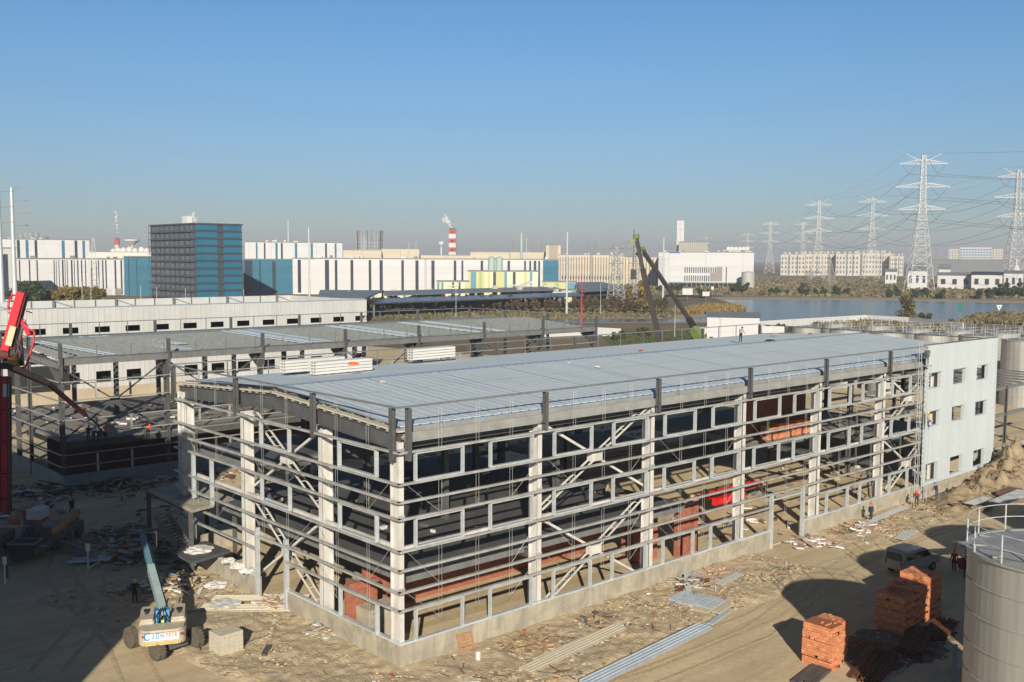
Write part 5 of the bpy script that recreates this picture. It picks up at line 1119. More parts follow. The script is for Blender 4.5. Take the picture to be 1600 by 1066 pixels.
# ---------------------------------------------------------------- pylons and power lines
pyl = mat('pylon_steel', (.52, .52, .51), .5, .05, .1)
def pylon_mesh(H_, bw_):
    """lattice tower; arms along x"""
    b = MB(); L_ = .38; l2 = .2
    def hw(z): z = z/H_; return bw_/2*(1-z/.62)+ bw_*.12*(z/.62) if z < .62 else bw_*.12*(1-(z-.62)*1.05)
    zs = [0, .10, .19, .27, .34, .41, .47, .53, .58, .63, .68, .72, .76, .80, .84, .88, .92, .96, 1.0]; zs = [z*H_ for z in zs]
    for a, c_ in zip(zs, zs[1:]):
        for sx, sy in ((-1, -1), (1, -1), (1, 1), (-1, 1)): b.beam((sx*hw(a), sy*hw(a), a), (sx*hw(c_), sy*hw(c_), c_), L_, L_)
        for (s0, s1) in (((-1, -1), (1, -1)), ((1, -1), (1, 1)), ((1, 1), (-1, 1)), ((-1, 1), (-1, -1))):
            b.beam((s0[0]*hw(a), s0[1]*hw(a), a), (s1[0]*hw(c_), s1[1]*hw(c_), c_), l2, l2); b.beam((s1[0]*hw(a), s1[1]*hw(a), a), (s0[0]*hw(c_), s0[1]*hw(c_), c_), l2, l2)
            b.beam((s0[0]*hw(c_), s0[1]*hw(c_), c_), (s1[0]*hw(c_), s1[1]*hw(c_), c_), l2, l2)
    return b, hw
ARM = [(.97, 17.), (.80, 19.5), (.635, 17.)]
def arm_mesh(z, H_, L_, hw_, top=False):
    b = MB()
    for s in (-1, 1):
        tip = Vector((s*L_, 0, z+(0 if not top else 0)))
        for sy in (-1, 1):
            p0 = Vector((s*hw_, sy*hw_, z)); p1 = Vector((s*hw_, sy*hw_, z+3.4)); b.beam(p0, tip, .28, .28); b.beam(p1, tip+Vector((0, 0, .4)), .26, .26)
            for k in range(6):
                t = k/6; a = p0+(tip-p0)*t; c_ = p1+(tip-p1)*(t+.08); b.beam(a, c_, .16, .16); b.beam(c_, p0+(tip-p0)*(t+.16), .16, .16)
        if top:
            t2 = Vector((s*(L_-4), 0, z+8)); 
            for sy in (-1, 1): b.beam((s*hw_*2.5, sy*hw_*.5, z+2.6), t2, .26, .26); b.beam((s*(hw_*2.5+3.5), 0, z+1.6), t2-Vector((s*1, 0, 1)), .2, .2)
    return b
def pylon(label, u, vb, vt, k, rz, group='lattice power pylons'):
    q = cf(u, k); H_ = zt(u, vt, k); t = thing('power_pylon', label, 'pylon', (q.x, q.y, 0), rz, group)
    b, hw = pylon_mesh(H_, H_*.18); b.build('lattice_tower', pyl, t, True)
    pts = []
    for i, (f, L_) in enumerate(ARM):
        L2 = L_*H_/101; z = f*H_; c = arm_mesh(z-3, H_, L2, max(hw(z), 1.1), i == 0); c.build('crossarm', pyl, t, True)
        for s in (-1, 1):
            ip = Vector((s*L2*.62, 0, z-3-7.5*H_/101)); c = MB(); c.beam((s*L2*.95, 0, z-3), ip, .3, .3); c.beam((s*L2*.30, 0, z-3), ip, .3, .3); c.build('insulator', dsteel, t, True); pts.append(ip)
    for s in (-1, 1): pts.append(Vector((s*(ARM[0][1]*H_/101-4), 0, .97*H_+5)))
    Mx = Matrix.Translation((q.x, q.y, 0)) @ Matrix.Rotation(rz, 4, 'Z')
    return [Mx @ p for p in pts]
lineA = [(1437, 245, 765, 'tallest white pylon standing before the farmhouses at right'), (1277, 314, 1250, 'second pylon of the tall line, before the cream apartments'), (1202, 346, 1720, 'third pylon of the tall line, left of the apartment blocks'), (1167, 364, 2300, 'small faint pylon right of the white windowed factory'), (1102, 369, 2500, 'faintest pylon, just right of the white tower')]
lineB = [(1585, 267, 860, 'pylon cut by the right picture edge'), (1360, 309, 1290, 'grey pylon between the two nearest ones'), (1253, 347, 1900, 'faint pylon between the apartment blocks and the far field')]
wirem = mat('wire', (.16, .17, .19), .5, 0)
def line(lst, extra, lab):
    dirs = []; P_ = [cf(a[0], a[2]) for a in lst]; R_ = []
    for i, a in enumerate(lst):
        d = (P_[min(i+1, len(P_)-1)]-P_[max(i-1, 0)]); d = d.normalized(); rz = math.atan2(d.y, d.x)+math.pi/2; R_.append(rz)
    T = [pylon(a[3], a[0], 0, a[1], a[2], R_[i]) for i, a in enumerate(lst)]
    ex = [Vector(p)+Vector(extra) for p in T[0]]; T = [ex]+T
    for i, (A_, B_) in enumerate(zip(T, T[1:])):
        rr_ = .075; root = None
        if (A_[0]-B_[0]).length < 50: continue
        fl = (A_[0]-A_[1]).dot(B_[0]-B_[1]) < 0
        w_ = thing('power_line', '%s, %s' % (lab, ['leaving the picture on the right', 'span from the nearest to the second pylon', 'span from the second to the third pylon', 'third far span', 'fourth far span'][i]), 'power line', tuple((B_[0].x, B_[0].y, 0)))
        for j in range(8):
            jj = j ^ 1 if fl else j; p, q = A_[jj], B_[j]; d = (q-p).length; sag = d*.035 if j < 6 else d*.02; pts = []
            for s_ in range(17): t = s_/16; c = p+(q-p)*t; pts.append((c.x, c.y, c.z-4*sag*t*(1-t)))
            b = MB(); b.path(pts, rr_*(1.7 if j < 6 else .8), 4); b.build('wire', wirem, w_)
dA = (cf(1437, 765)-cf(1277, 1250)).normalized(); dB = (cf(1585, 860)-cf(1360, 1290)).normalized()
dA = (dA+RH*1.1).normalized()
line(lineA, dA*420+Vector((0, 0, 4)), 'tall line wires'); line(lineB, dB*420, 'right hand line wires')
# small lattice masts
def mast(label, u, vt, k, bw_=4, arms=True, group=None):
    q = cf(u, k); H_ = zt(u, vt, k); t = thing('lattice_mast', label, 'mast', (q.x, q.y, 0), R(-20), group); b = MB(); n_ = 12
    hw = lambda z: bw_/2*(1-z/H_)+.3
    for i in range(n_):
        a, c_ = H_*i/n_, H_*(i+1)/n_
        for sx, sy in ((-1, -1), (1, -1), (1, 1), (-1, 1)): b.beam((sx*hw(a), sy*hw(a), a), (sx*hw(c_), sy*hw(c_), c_), .22, .22)
        for s0, s1 in (((-1, -1), (1, -1)), ((1, -1), (1, 1)), ((1, 1), (-1, 1)), ((-1, 1), (-1, -1))): b.beam((s0[0]*hw(a), s0[1]*hw(a), a), (s1[0]*hw(c_), s1[1]*hw(c_), c_), .14, .14); b.beam((s1[0]*hw(a), s1[1]*hw(a), a), (s0[0]*hw(c_), s0[1]*hw(c_), c_), .14, .14)
    b.build('lattice_tower', mat('grey_lattice', (.36, .36, .35), .5, .1, .1), t, True)
    if arms:
        for f in (.97, .85, .73): c = MB(); c.beam((-4, 0, H_*f), (4, 0, H_*f), .3, .3); c.beam((-4, 0, H_*f), (0, 0, H_*f+1.5), .15, .15); c.beam((4, 0, H_*f), (0, 0, H_*f+1.5), .15, .15); c.build('crossarm', msteel, t, True)
mast('slender grey lattice mast before the left white factory', 147, 372, 480, 5, False); mast('grey lattice mast left of the crane booms', 963, 386, 480, 7); mast('dark lattice mast directly behind the crane booms', 992, 388, 520, 5); mast('small lattice mast beside the second pylon', 1297, 405, 900, 9, False)
def pole(label, u, vt, vb, k, r, arms, m_=None, cat='pole', name='power_pole', aw=2.2):
    q = cf(u, k); H_ = zt(u, vt, k); t = thing(name, label, cat, (q.x, q.y, 0), -YAW); b = MB(); b.lathe((0, 0, 0), [(r, 0), (r*.55, H_)], 12); b.build('shaft', m_ or galvl, t, True)
    for f, L_, s in arms: c = MB(); z = H_*f; c.beam((0 if s else -L_, 0, z), (L_, 0, z+.3), .22, .18); c.build('crossarm', msteel, t, True)
    return t
pole('thick steel monopole at the very left picture edge', 1.5, 294, 470, 330, .95, [(.97, 5, 1), (.86, 4.5, 1), (.75, 4.5, 1)])
pole('thick steel monopole with right hand arms behind the pump boom', 22, 294, 462, 350, .95, [(.99, 3, 1), (.90, 5.5, 1), (.81, 6, 1), (.72, 5.5, 1)])
pole('concrete pole with two crossarms before the striped factory', 483, 356, 463, 430, .5, [(.97, .8, 0), (.86, 2.4, 0), (.62, 2.6, 0), (.88, 1, 0)])
pole('thin white pole above the set-back striped building', 451, 345, 378, 780, .7, [])
pole('grey pole with two crossarms right of the coloured plant', 886, 363, 473, 420, .5, [(.995, 2.6, 0), (.89, 3.2, 0), (.66, 3, 0)])
pole('grey pole right of the crane booms', 1036.5, 372, 458, 560, .6, [(.99, 2.6, 0), (.88, 3, 0), (.66, 3, 0)])
pole('slim pole above the coloured plant', 822.5, 372, 400, 700, .4, [(.98, 1.5, 0)]); pole('slim pole left of the water tower', 639, 378, 400, 800, .4, [(.97, 1.6, 0), (.9, 1.6, 0)]); pole('slim rod pole above the cream factory', 650, 377, 395, 820, .35, [])
for i, (u, vt, k) in enumerate(((127, 440, 330), (141, 445, 330), (219, 447, 330), (289, 450, 330), (244, 448, 335), (380, 452, 340), (545, 450, 420), (712.5, 452, 400), (939, 442, 420), (1056, 478, 300))):
    pole(['thin lamp pole nearest the yellow trees', 'thin lamp pole right of the yellow trees', 'thin lamp pole before the plain blue block', 'thin lamp pole before the office tower', 'thin lamp pole left of the office tower foot', 'thin lamp pole right of the office tower', 'thin pole before the white factory', 'thin pole before the dark panel roofs', 'thin pole before the grey roofed shed', 'thin pole standing at the foot of the right crane boom'][i], u, vt, 0, k, .12, [], m_=galvl, name='lamp_pole')
# sky-high red boom far off and the two mobile cranes
b = MB(); p_, q_ = D(908.5, 500, 330), D(909.3, 404, 330); b.tube((p_.x, p_.y, 0), q_, .34, .1, 8); solo(b, 'red_boom', pred, 'thin red boom standing upright right of the grey frame', 'boom', loc=(p_.x, p_.y, 0))
crd = mat('crane_boom_dark', (.035, .025, .022), .5, .25, .5); crg = mat('crane_lime', (.15, .21, .05), .5, .2, .5)
def crane(label, k, pts, base_uv, lime_v):
    A_, M_, B_ = [D(u, v, k_) for (u, v, k_) in pts]; g = G(*base_uv, 1.5); t = thing('mobile_crane', label, 'crane', (A_.x, A_.y, 0), 0, 'mobile cranes behind the blue roof')
    b = MB(); b.beam(A_, M_, .72, .8); b.build('lower_boom', crd, t); b = MB(); b.beam(M_, B_, .5, .6); b.build('upper_boom', mat('crane_boom_grey', (.055, .05, .048), .5, .2, .5), t)
    b = MB(); d = (B_-M_).normalized(); b.beam(B_, B_+d*.7, .8, .9); b.beam(B_-RH*1.2+Vector((0, 0, -.5)), B_+RH*.1, .4, .5); b.build('boom_head', crg if 'left' in label else mat('crane_tan', (.36, .30, .16), .6, .2, 1), t)
    b = MB(); b.beam(A_-d*4, A_-d*.8, 1.2, 1.2) if 'left' in label[:5] else b.beam(A_-d*3, A_+d*2.2, 1.15, 1.25); b.build('boom_foot', crg, t)
    b = MB(); b.box(A_.x-5, A_.y-1.4, .9, A_.x+5, A_.y+1.4, 1.9); b.box(A_.x-1.8, A_.y-1.35, 1.901, A_.x+1.8, A_.y+1.35, max(3, A_.z-1)); b.build('carrier', crg, t)
    for i in range(4):
        for s in (-1, 1): c = MB(); x = A_.x-3.9+i*2.5; c.tube((x, A_.y+s*1.2-.2, .6), (x, A_.y+s*1.2+.2, .6), .6, .6, 14); c.build('wheel', tyre, t)
    return t, B_
t1, tip = crane('left telescopic crane with dark boom and lime head behind the blue roof', 150, [(1031, 535, 165), (1004, 420, 165), (994.5, 373, 165)], (0, 600), 0)
b = MB(); b.tube(tip+Vector((-.6, 0, -1)), tip+Vector((-.6, 0, -5)), .05, .05); b.box(tip.x-.95, tip.y-.35, tip.z-6.6, tip.x-.25, tip.y+.35, tip.z-5); b.tube((tip.x-.6, tip.y, tip.z), (tip.x-.6, tip.y, tip.z+1.6), .05, .06); b.build('hook_block', dsteel, t1)
crane('right telescopic crane with dark brown boom leaning left behind the blue roof', 150, [(1095, 530, 158), (1076, 498, 160), (1005, 393, 168)], (0, 600), 0)
# white fences and house before the canal
def pwall(label, uvs, h, m_=wf, name='wall', z0=0, cat='wall'):
    b = MB(); P_ = [G(u, v) for u, v in uvs]
    for p, q in zip(P_, P_[1:]): b.beam((p.x, p.y, h/2), (q.x, q.y, h/2), .3, h)
    solo(b, name, m_, label, cat)
pwall('long white yard wall with a bend before the canal', ((1120, 519), (1200, 513), (1352, 503), (1420, 507), (1505, 516)), 2.6)
pwall('white site hoarding right of the grey frame', ((850, 527), (912, 524), (970, 527)), 2.6, name='hoarding')
pwall('second white hoarding piece beside the right crane', ((1080, 524), (1120, 522), (1150, 523)), 2.4, name='hoarding')
pwall('low white wall piece left of the tank row', ((1190, 521), (1225, 520)), 2.2)
hs = Blk('white site house with grey gable roof before the canal', 1107, 1148, 499, 262, 12, wf, cat='house', name='house', roof=wf, ov=.05)
for a, c_ in ((1111, 1117), (1142, 1147)): hs.strip(a, c_, 2.0, 3.2, dkw, 'window')
p = [hs.p0-hs.ax*.4-hs.in_*.4, hs.p1+hs.ax*7-hs.in_*.4, hs.p1+hs.ax*7+hs.in_*12.4, hs.p0-hs.ax*.4+hs.in_*12.4]; z = hs.z+.52
b = MB(); m1 = (p[0]+p[3])/2; m2 = (p[1]+p[2])/2; b.add([(q.x, q.y, z) for q in p]+[(m1.x, m1.y, z+1.1), (m2.x, m2.y, z+1.1)], [(0, 1, 5, 4), (2, 3, 4, 5), (0, 4, 3), (1, 2, 5), (3, 2, 1, 0)]); b.build('gable_roof', greyr, hs.t)
b = MB(); hs.hx(b, hs.w+.02, hs.w+6.6, 0, 12, 0, hs.z+.5); b.build('annex', wf, hs.t)
def board(label, u, v0, v1, wpx, k, m_, tri=False, name='sign', txt=False):
    q = cf(u, k); z0 = zt(u, v1, k); z1 = zt(u, v0, k); w_ = wpx/2*k/FOC; t = thing(name, label, 'sign', (q.x, q.y, 0), -YAW)
    b = MB()
    if tri: b.extr([(-w_, z1), (w_, z1), (0, z0)], (0, 0, 0), (1, 0, 0), (0, 0, 1), (0, .1, 0))
    else: b.box(-w_, 0, z0, w_, .1, z1)
    b.build('board', m_, t, True)
    c = MB(); c.box(-.08, .11, 0, .08, .25, z0+.3 if not tri else z1-.2); c.build('post', msteel, t, True)
    if tri: c = MB(); c.box(-w_*.18, -.04, z1-(z1-z0)*.45, w_*.18, -.002, z1-(z1-z0)*.2); c.build('mark', dkw, t, True)
    return t
board('green board on a post at the near canal bank', 1503, 473, 488, 7.5, 330, mat('sign_green', (.01, .12, .09), .5, .05, 1)); board('white downward triangle sign at the far right by the canal', 1564, 477, 486, 9.5, 400, white, True)
board('larger white hoarding board standing in the brown field', 1075, 451, 461, 16, 560, wf, name='billboard'); board('smaller white board right of the hoarding board in the field', 1104, 456, 463, 11, 560, wf, name='billboard'); board('small pale box sign above the two white boards', 1114, 448, 453, 4, 600, wf, name='billboard')
# ---------------------------------------------------------------- trees and bushes
def crown_mesh(name, mats, rx, rz_, h0, n, leaf, seed, clumps=9, trunk=True, shape='round'):
    random.seed(seed); b = MB(); cl = []
    for i in range(clumps):
        a = random.uniform(0, 6.28); rr_ = rx*math.sqrt(random.random())*.62; z = h0+rz_*random.uniform(.25, 1.8)
        if shape == 'cone': rr_ *= max(.15, 1.15-(z-h0)/(2*rz_))
        cl.append((rr_*math.cos(a), rr_*math.sin(a), z, rx*random.uniform(.28, .5)))
    for i in range(n):
        cx, cy, cz, cr_ = random.choice(cl); d = Vector((random.gauss(0, 1), random.gauss(0, 1), random.gauss(0, 1))).normalized()*cr_*random.uniform(.5, 1.1)
        p = Vector((cx, cy, cz))+d; u = Vector((random.gauss(0, 1), random.gauss(0, 1), random.gauss(0, .6))).normalized(); v = u.cross(Vector((random.gauss(0, 1), random.gauss(0, 1), random.gauss(0, 1)))).normalized(); s = leaf*random.uniform(.5, 1.2)
        b.cm = random.randrange(len(mats)); b.add([p-u*s-v*s*.6, p+u*s-v*s*.5, p+u*s*.7+v*s*.7, p-u*s*.6+v*s*.6], [(0, 1, 2, 3)])
    b.cm = 0; return b, cl
gm = [mat('leaf_green', (.04, .065, .02), .9, .25, .5), mat('leaf_dark_green', (.022, .04, .014), .9, .2, .5)]
rm_ = [mat('leaf_russet', (.12, .055, .028), .9, .3, .5), mat('leaf_olive', (.065, .065, .022), .9, .25, .5), mat('leaf_brown', (.09, .06, .035), .9, .2, .5)]
ym = [mat('leaf_yellow', (.26, .19, .04), .9, .25, .5), mat('leaf_olive', (.065, .065, .022), .9, .25, .5), mat('leaf_gold', (.20, .13, .03), .9, .2, .5)]
bark = mat('bark', (.10, .08, .06), .95, .2, 2)
def tree_proto(name, mats, rx, rz_, h0, n, leaf, seed, **kw):
    t = thing(name, None, 'tree' if 'bush' not in name else 'bush', (0, 0, 0)); b, cl = crown_mesh(name, mats, rx, rz_, h0, n, leaf, seed, **kw); b.build('crown', mats, t, True)
    c = MB(); c.tube((0, 0, 0), (0, 0, h0+rz_*.8), rx*.07, rx*.03, 6)
    for x, y, z, r in cl[:6]: c.tube((0, 0, h0*.8), (x*.8, y*.8, z), rx*.03, rx*.012, 5)
    c.build('trunk', bark, t, True); return t
used = set(); PL = {}
def plant(proto, u, v, sc, label, group, z=0):
    q = G(u, v); o = proto if proto not in used else copy_tree(proto); used.add(proto)
    o.location = (q.x, q.y, z); o.rotation_euler = (0, 0, random.uniform(0, 6.28)); o.scale = (sc,)*3; o['group'] = group; PL.setdefault(label, []).append((u, o)); return o
HR = [tree_proto('hedge_tree', rm_, 1.5, 1.7, 1.1, 520, .34, s) for s in (1, 2, 3)]+[tree_proto('hedge_tree', [gm[0], rm_[1], rm_[2]], 1.5, 1.8, 1.0, 520, .34, 4)]
random.seed(5)
for row, (v0, v1, n_) in enumerate(((487, 489, 46), (482.5, 484, 40))):
    for i in range(n_):
        u = 574+(1050-574)*(i+random.uniform(-.2, .2))/n_; v = v0+(v1-v0)*i/n_
        plant(random.choice(HR), u, v, random.uniform(.95, 1.35)*(1.1 if row else 1), ['reddish tree in the front hedge row', 'brown-green tree in the back hedge row'][row], ['front row of the reddish hedge', 'back row of the reddish hedge'][row])
BS = [tree_proto('bush', gm, 2.6, 2.2, .2, 700, .42, s) for s in (7, 8, 9)]
bl_ = [(1205, 461, 1.0), (1214, 461, 1.05), (1230, 460.5, .7), (1251, 461, 1.1), (1260, 463, 1.1), (1274, 462, 1.0), (1286, 462, 1.1), (1306, 462, 1.4), (1323, 461, 1.0), (1389, 465, 1.1), (1402, 463, 1.2), (1430, 465, 1.1), (1445, 465, 1.3), (1472, 467, 1.2), (1530, 467, 1.2), (1545, 466, 1.3), (1560, 464, 1.6), (1575, 465, 1.8), (1590, 464, 1.8), (1602, 466, 1.6), (1512, 442, .9), (1519, 442, .9), (1497, 440, .9), (1534, 444, 1.2), (1552, 444, 1.3), (1155, 458, 1.4), (1165, 458, 1.5), (1145, 457, 1.1), (1255, 452, 1.1), (1105, 464, .9), (1095, 466, 1.3), (1062, 456, 1.3), (1050, 456, 1.1), (1030, 457, 1.0), (971, 426, 2.2), (892, 428, 1.6), (1118, 452, .8)]
for i, (u, v, s_) in enumerate(bl_): plant(random.choice(BS), u, v, s_*1.05, 'round dark green bush on the far canal bank' if v > 455 and u > 1140 else 'green bush standing in the brown field', 'green bushes beyond the canal' if v > 455 and u > 1140 else 'green bushes in the brown field')
GD = [tree_proto('broadleaf_tree', ym, 3.2, 3.0, 1.5, 900, .5, s) for s in (21, 22)]
for i in range(18): u = 62+i*5.6; plant(GD[i % 2], u, 478+random.uniform(-.5, .5), random.uniform(.85, 1.15), 'yellowing tree in the row before the left white factory', 'yellowing trees behind the white clad building')
DG = tree_proto('broadleaf_tree', gm, 3.4, 3.4, 1.2, 900, .5, 31)
for i in range(5): plant(DG, 28+i*7, 480, random.uniform(1.1, 1.5), 'dark green tree behind the tip of the pump boom', 'dark green trees at the left')
AT = tree_proto('poplar_tree', ym, 2.6, 6.2, 1.0, 1500, .42, 41, clumps=16, shape='cone')
for i, (u, v, s_, lb) in enumerate(((983, 488, .95, 'left one of the two tall yellow trees beside the left crane boom'), (1002, 489, 1.15, 'right one of the two tall yellow trees beside the left crane boom'), (1011, 484, .8, 'smaller yellow tree right of the left crane boom'), (918, 440, .8, 'golden tree behind the red boom'), (926, 438, .6, 'small golden tree right of the red boom'))): plant(AT, u, v, s_, lb, 'yellow autumn trees')
BT = tree_proto('broadleaf_tree', [rm_[1], ym[0], rm_[2], gm[0]], 4.6, 4.4, .6, 3400, .28, 51, clumps=22, shape='cone'); plant(BT, 1415, 502, 1.0, 'tall olive brown tree standing alone before the canal', 'yellow autumn trees')
SB = [tree_proto('bush', [rm_[1], gm[0]], 1.5, 1.1, .1, 500, .2, s) for s in (61, 62)]
for i, (u, v, s_) in enumerate(((1215, 517, 1.1), (1222, 517, .9), (1280, 513, 1.1), (1201, 518, .8), (1236, 518, .8), (1485, 512, 1.2), (1495, 513, 1.1), (1478, 513, 1), (1440, 500, 1.3), (1450, 501, 1.2), (1000, 525, 1.2), (1012, 526, 1.1), (970, 530, 1.2), (960, 532, 1))): plant(SB[i % 2], u, v, s_, 'small olive bush growing by the white walls before the canal', 'small bushes by the white walls')
# reeds, weeds: uncountable
def stuffpatch(name, poly, n, mats, h, w_, seed, lab, cat='reeds', z=0):
    random.seed(seed); b = MB(); us = [p[0] for p in poly]; vs = [p[1] for p in poly]; k = 0
    def ins(u, v):
        c = False; j = len(poly)-1
        for i in range(len(poly)):
            if (poly[i][1] > v) != (poly[j][1] > v) and u < (poly[j][0]-poly[i][0])*(v-poly[i][1])/(poly[j][1]-poly[i][1])+poly[i][0]: c = not c
            j = i
        return c
    while k < n:
        u, v = random.uniform(min(us), max(us)), random.uniform(min(vs), max(vs))
        if not ins(u, v): continue
        k += 1; q = G(u, v, z)
        if noise.noise(Vector((q.x*.04, q.y*.04, seed))) < -.12 and random.random() < .75: continue
        for j in range(2):
            a = random.uniform(0, 3.14); d = Vector((math.cos(a), math.sin(a), 0))*w_*random.uniform(.5, 1.3); hh = h*random.uniform(.4, 1.3); b.cm = random.randrange(len(mats)); o = Vector((random.uniform(-.4, .4), random.uniform(-.4, .4), 0))*w_
            b.add([q-d+o, q+d+o, q+d*.6+o+Vector((0, 0, hh)), q-d*.7+o+Vector((0, 0, hh*.85))], [(0, 1, 2, 3)])
    tag(b.build(name, mats), lab, cat, kind='stuff')
reed = [mat('reed_gold', (.24, .17, .055), .95, .2, .3), mat('reed_brown', (.16, .11, .05), .95, .2, .3)]
stuffpatch('reeds', [(1060, 488), (1100, 477), (1150, 479), (1166, 486), (1140, 491), (1065, 492)], 2600, reed, 1.6, .5, 1, 'golden reeds on the point in the canal')
stuffpatch('reeds', [(1255, 512), (1350, 503), (1480, 515), (1500, 520), (1300, 522)], 3500, reed+[rm_[1]], 1.5, .3, 2, 'tall dry reeds behind the tank row')
weed = [mat('weed_brown', (.15, .115, .06), .95, .2, .1), mat('weed_olive', (.08, .08, .035), .95, .2, .1), mat('weed_tan', (.20, .16, .095), .95, .2, .1)]
stuffpatch('weeds', [(1010, 462), (1170, 462), (1600, 468), (1650, 440), (1560, 438), (1180, 433), (880, 434), (870, 450), (1000, 458)], 9000, weed, 1.5, 1.3, 3, 'brown weeds over the fields beyond the canal', 'weeds')
stuffpatch('weeds', [(570, 500), (1050, 499), (1070, 485), (1040, 480), (1000, 470), (880, 478), (570, 492)], 3500, weed+[rm_[1]], .8, .5, 4, 'rough grass along the hedge', 'grass')
stuffpatch('weeds', [(1500, 505), (1650, 510), (1650, 494), (1560, 490), (1510, 496)], 2500, weed, 1.3, .5, 5, 'brown scrub right of the canal end', 'weeds')
stuffpatch('weeds', [(930, 520), (1090, 515), (1120, 528), (960, 545)], 2200, [rm_[1], gm[0]], .5, .3, 6, 'low green weeds behind the blue roof', 'grass')

for lab, l in PL.items():                # every plant of a row is told by its place in the row
    l.sort(key=lambda a: a[0])
    for i, (u, o) in enumerate(l): o['label'] = lab if len(l) == 1 else '%s from the left, %s' % (ORD[i], lab) if len(l) <= 60 else lab
# ---------------------------------------------------------------- things lying about the yard
def sheets(label, u, v, L_, n, rz, m_, w_=.9, lay=1, ribs=4, z=.2, group='ribbed sheets lying on the ground'):
    q = G(u, v, z); b = MB()
    for j in range(n):
        for l in range(lay):
            x = j*(w_+.06)+random.uniform(-.03, .03); y = random.uniform(-.2, .2); z0 = l*.05
            b.box(x, y, z0, x+w_, y+L_, z0+.02)
            for r in range(ribs): xx = x+w_*(r+.15)/ribs; b.box(xx, y, z0+.0205, xx+.08, y+L_, z0+.075)
    o = b.build('ribbed_sheet', m_); o.location = (q.x, q.y, z); o.rotation_euler = (R(random.uniform(-1, 1)), R(random.uniform(-1.5, 1.5)), rz); return tag(o, label, 'metal sheet', group)
random.seed(9)
blues = mat('blue_white_sheet', (.40, .46, .52), .45, .15, .8); creams = mat('cream_sheet', (.50, .46, .36), .5, .08, 1); greys = mat('grey_sheet', (.42, .44, .44), .5, .1, 1)
E1 = R(-90)
sheets('long bundle of blue-grey ribbed sheets nearest the bottom edge', 905, 1066, 11.5, 1, E1+R(4), blues, 1.1, 3)
sheets('cream ribbed sheets beside the long blue-grey bundle', 812, 1045, 9, 1, E1+R(6), creams, 1.0, 2)
sheets('second pale sheet strip above the cream sheets', 836, 1030, 9, 1, E1+R(5), creams, .6, 2)
sheets('wide stack of short blue-grey sheets in the middle of the yard', 1042, 938, 2.3, 5, E1+R(10), blues, .62, 2)
sheets('short cream sheets right of the wide blue-grey stack', 1080, 952, 2.2, 3, E1+R(12), creams, .62, 1)
sheets('small pair of blue strips on the damp patch', 1104, 975, 3.0, 1, E1+R(14), blues, .45, 1)
sheets('single narrow blue strip lower left of the damp patch', 1065, 998, 3.0, 1, E1+R(12), blues, .3, 1)
sheets('loose grey sheets close to the front base wall', 1060, 912, 3.0, 2, E1+R(25), greys, .6, 1)
sheets('grey sheets right of the red brick rubble', 1117, 912, 3.2, 1, E1+R(8), greys, .7, 1)
sheets('long grey sheet held by the bending person at the wall', 1330, 823, 9.5, 1, E1+R(2), greys, .8, 1)
sheets('lone grey sheet on the road right of the rubble', 1394, 842, 3.4, 1, E1+R(8), greys, .9, 1)
sheets('cream sheets left of the doorway, the upper one', 337, 932, 6.4, 1, R(-132), creams, 1.1, 2)
sheets('cream sheets left of the doorway, the lower one with plastic', 320, 945, 6.6, 1, R(-134), creams, 1.1, 2)
sheets('blue sheets lying in the shade behind the boom lift, right pile', 143, 870, 5, 2, R(-126), blues, .6, 2)
sheets('blue sheets lying in the shade behind the boom lift, left pile', 112, 874, 4.5, 2, R(-120), blues, .5, 2)
sheets('white sheet lying on the earth mound at right', 1505, 787, 4, 1, E1, greys, 1.0, 1, z=.9)
sheets('long white sheets on a cart beside the mound', 1545, 783, 6.5, 2, E1, greys, .8, 1, z=1.3)
b = MB(); q = G(1578, 787); b.box(0, 0, .5, 3, 1.3, .9); [b.tube((x, y, .3), (x, y+.1, .3), .3, .3, 12) for x in (.5, 2.5) for y in (-.05, 1.25)]; o = b.build('hand_cart', mat('cart_brown', (.15, .07, .05), .8, .2, 2)); o.location = (q.x, q.y, .1); tag(o, 'brown flat cart under the long white sheets by the mound', 'cart')
b = MB(); q = G(412, 1026, .2); b.box(-.15, 0, 0, .15, 1.5, .12); o = b.build('steel_offcut', dsteel); o.location = (q.x, q.y, .22); o.rotation_euler = (0, 0, R(-40)); tag(o, 'short dark steel channel offcut right of the block stack', 'offcut')
b = MB(); b.lathe((0, 0, 0), [(.14, 0), (.17, .38), (.18, .4), (.15, .4), (.12, .05)], 14); q = G(747, 1036); o = b.build('bucket', white); o.location = (q.x, q.y, .2); tag(o, 'white bucket standing right of the leaning pallet', 'bucket')
# bundles of white Z-sections on the roof
def zb(label, u, v, L_, nx, nz, rz):
    q = G(u, v, 14.3); b = MB(); root = thing('beam_bundle', label, 'beam bundle', (q.x, q.y, q.z+.1 if False else 14.35), rz, 'white steel bundles on the roof')
    for i in range(nx):
        for j in range(nz):
            c = MB(); y = i*.36; z = j*.24; c.box(0, y, z, L_, y+.30, z+.018); c.box(0, y, z+.018, L_, y+.02, z+.2); c.box(0, y+.021, z+.182, L_, y+.30, z+.2); c.build('channel', wf if False else white, root, True)
    for x in (.8, L_-.8): c = MB(); c.box(x, -.02, -.12, x+.1, nx*.36, -.001); c.build('batten', dark, root, True)
zb('left white steel bundle lying on the blue roof', 446, 584, 5.6, 3, 4, R(3)); zb('white steel bundle with an orange jacket on top, right of the left one', 493, 587, 5.4, 3, 4, R(3)); zb('third white steel bundle farthest right on the blue roof', 645, 564, 5.0, 3, 4, R(3))
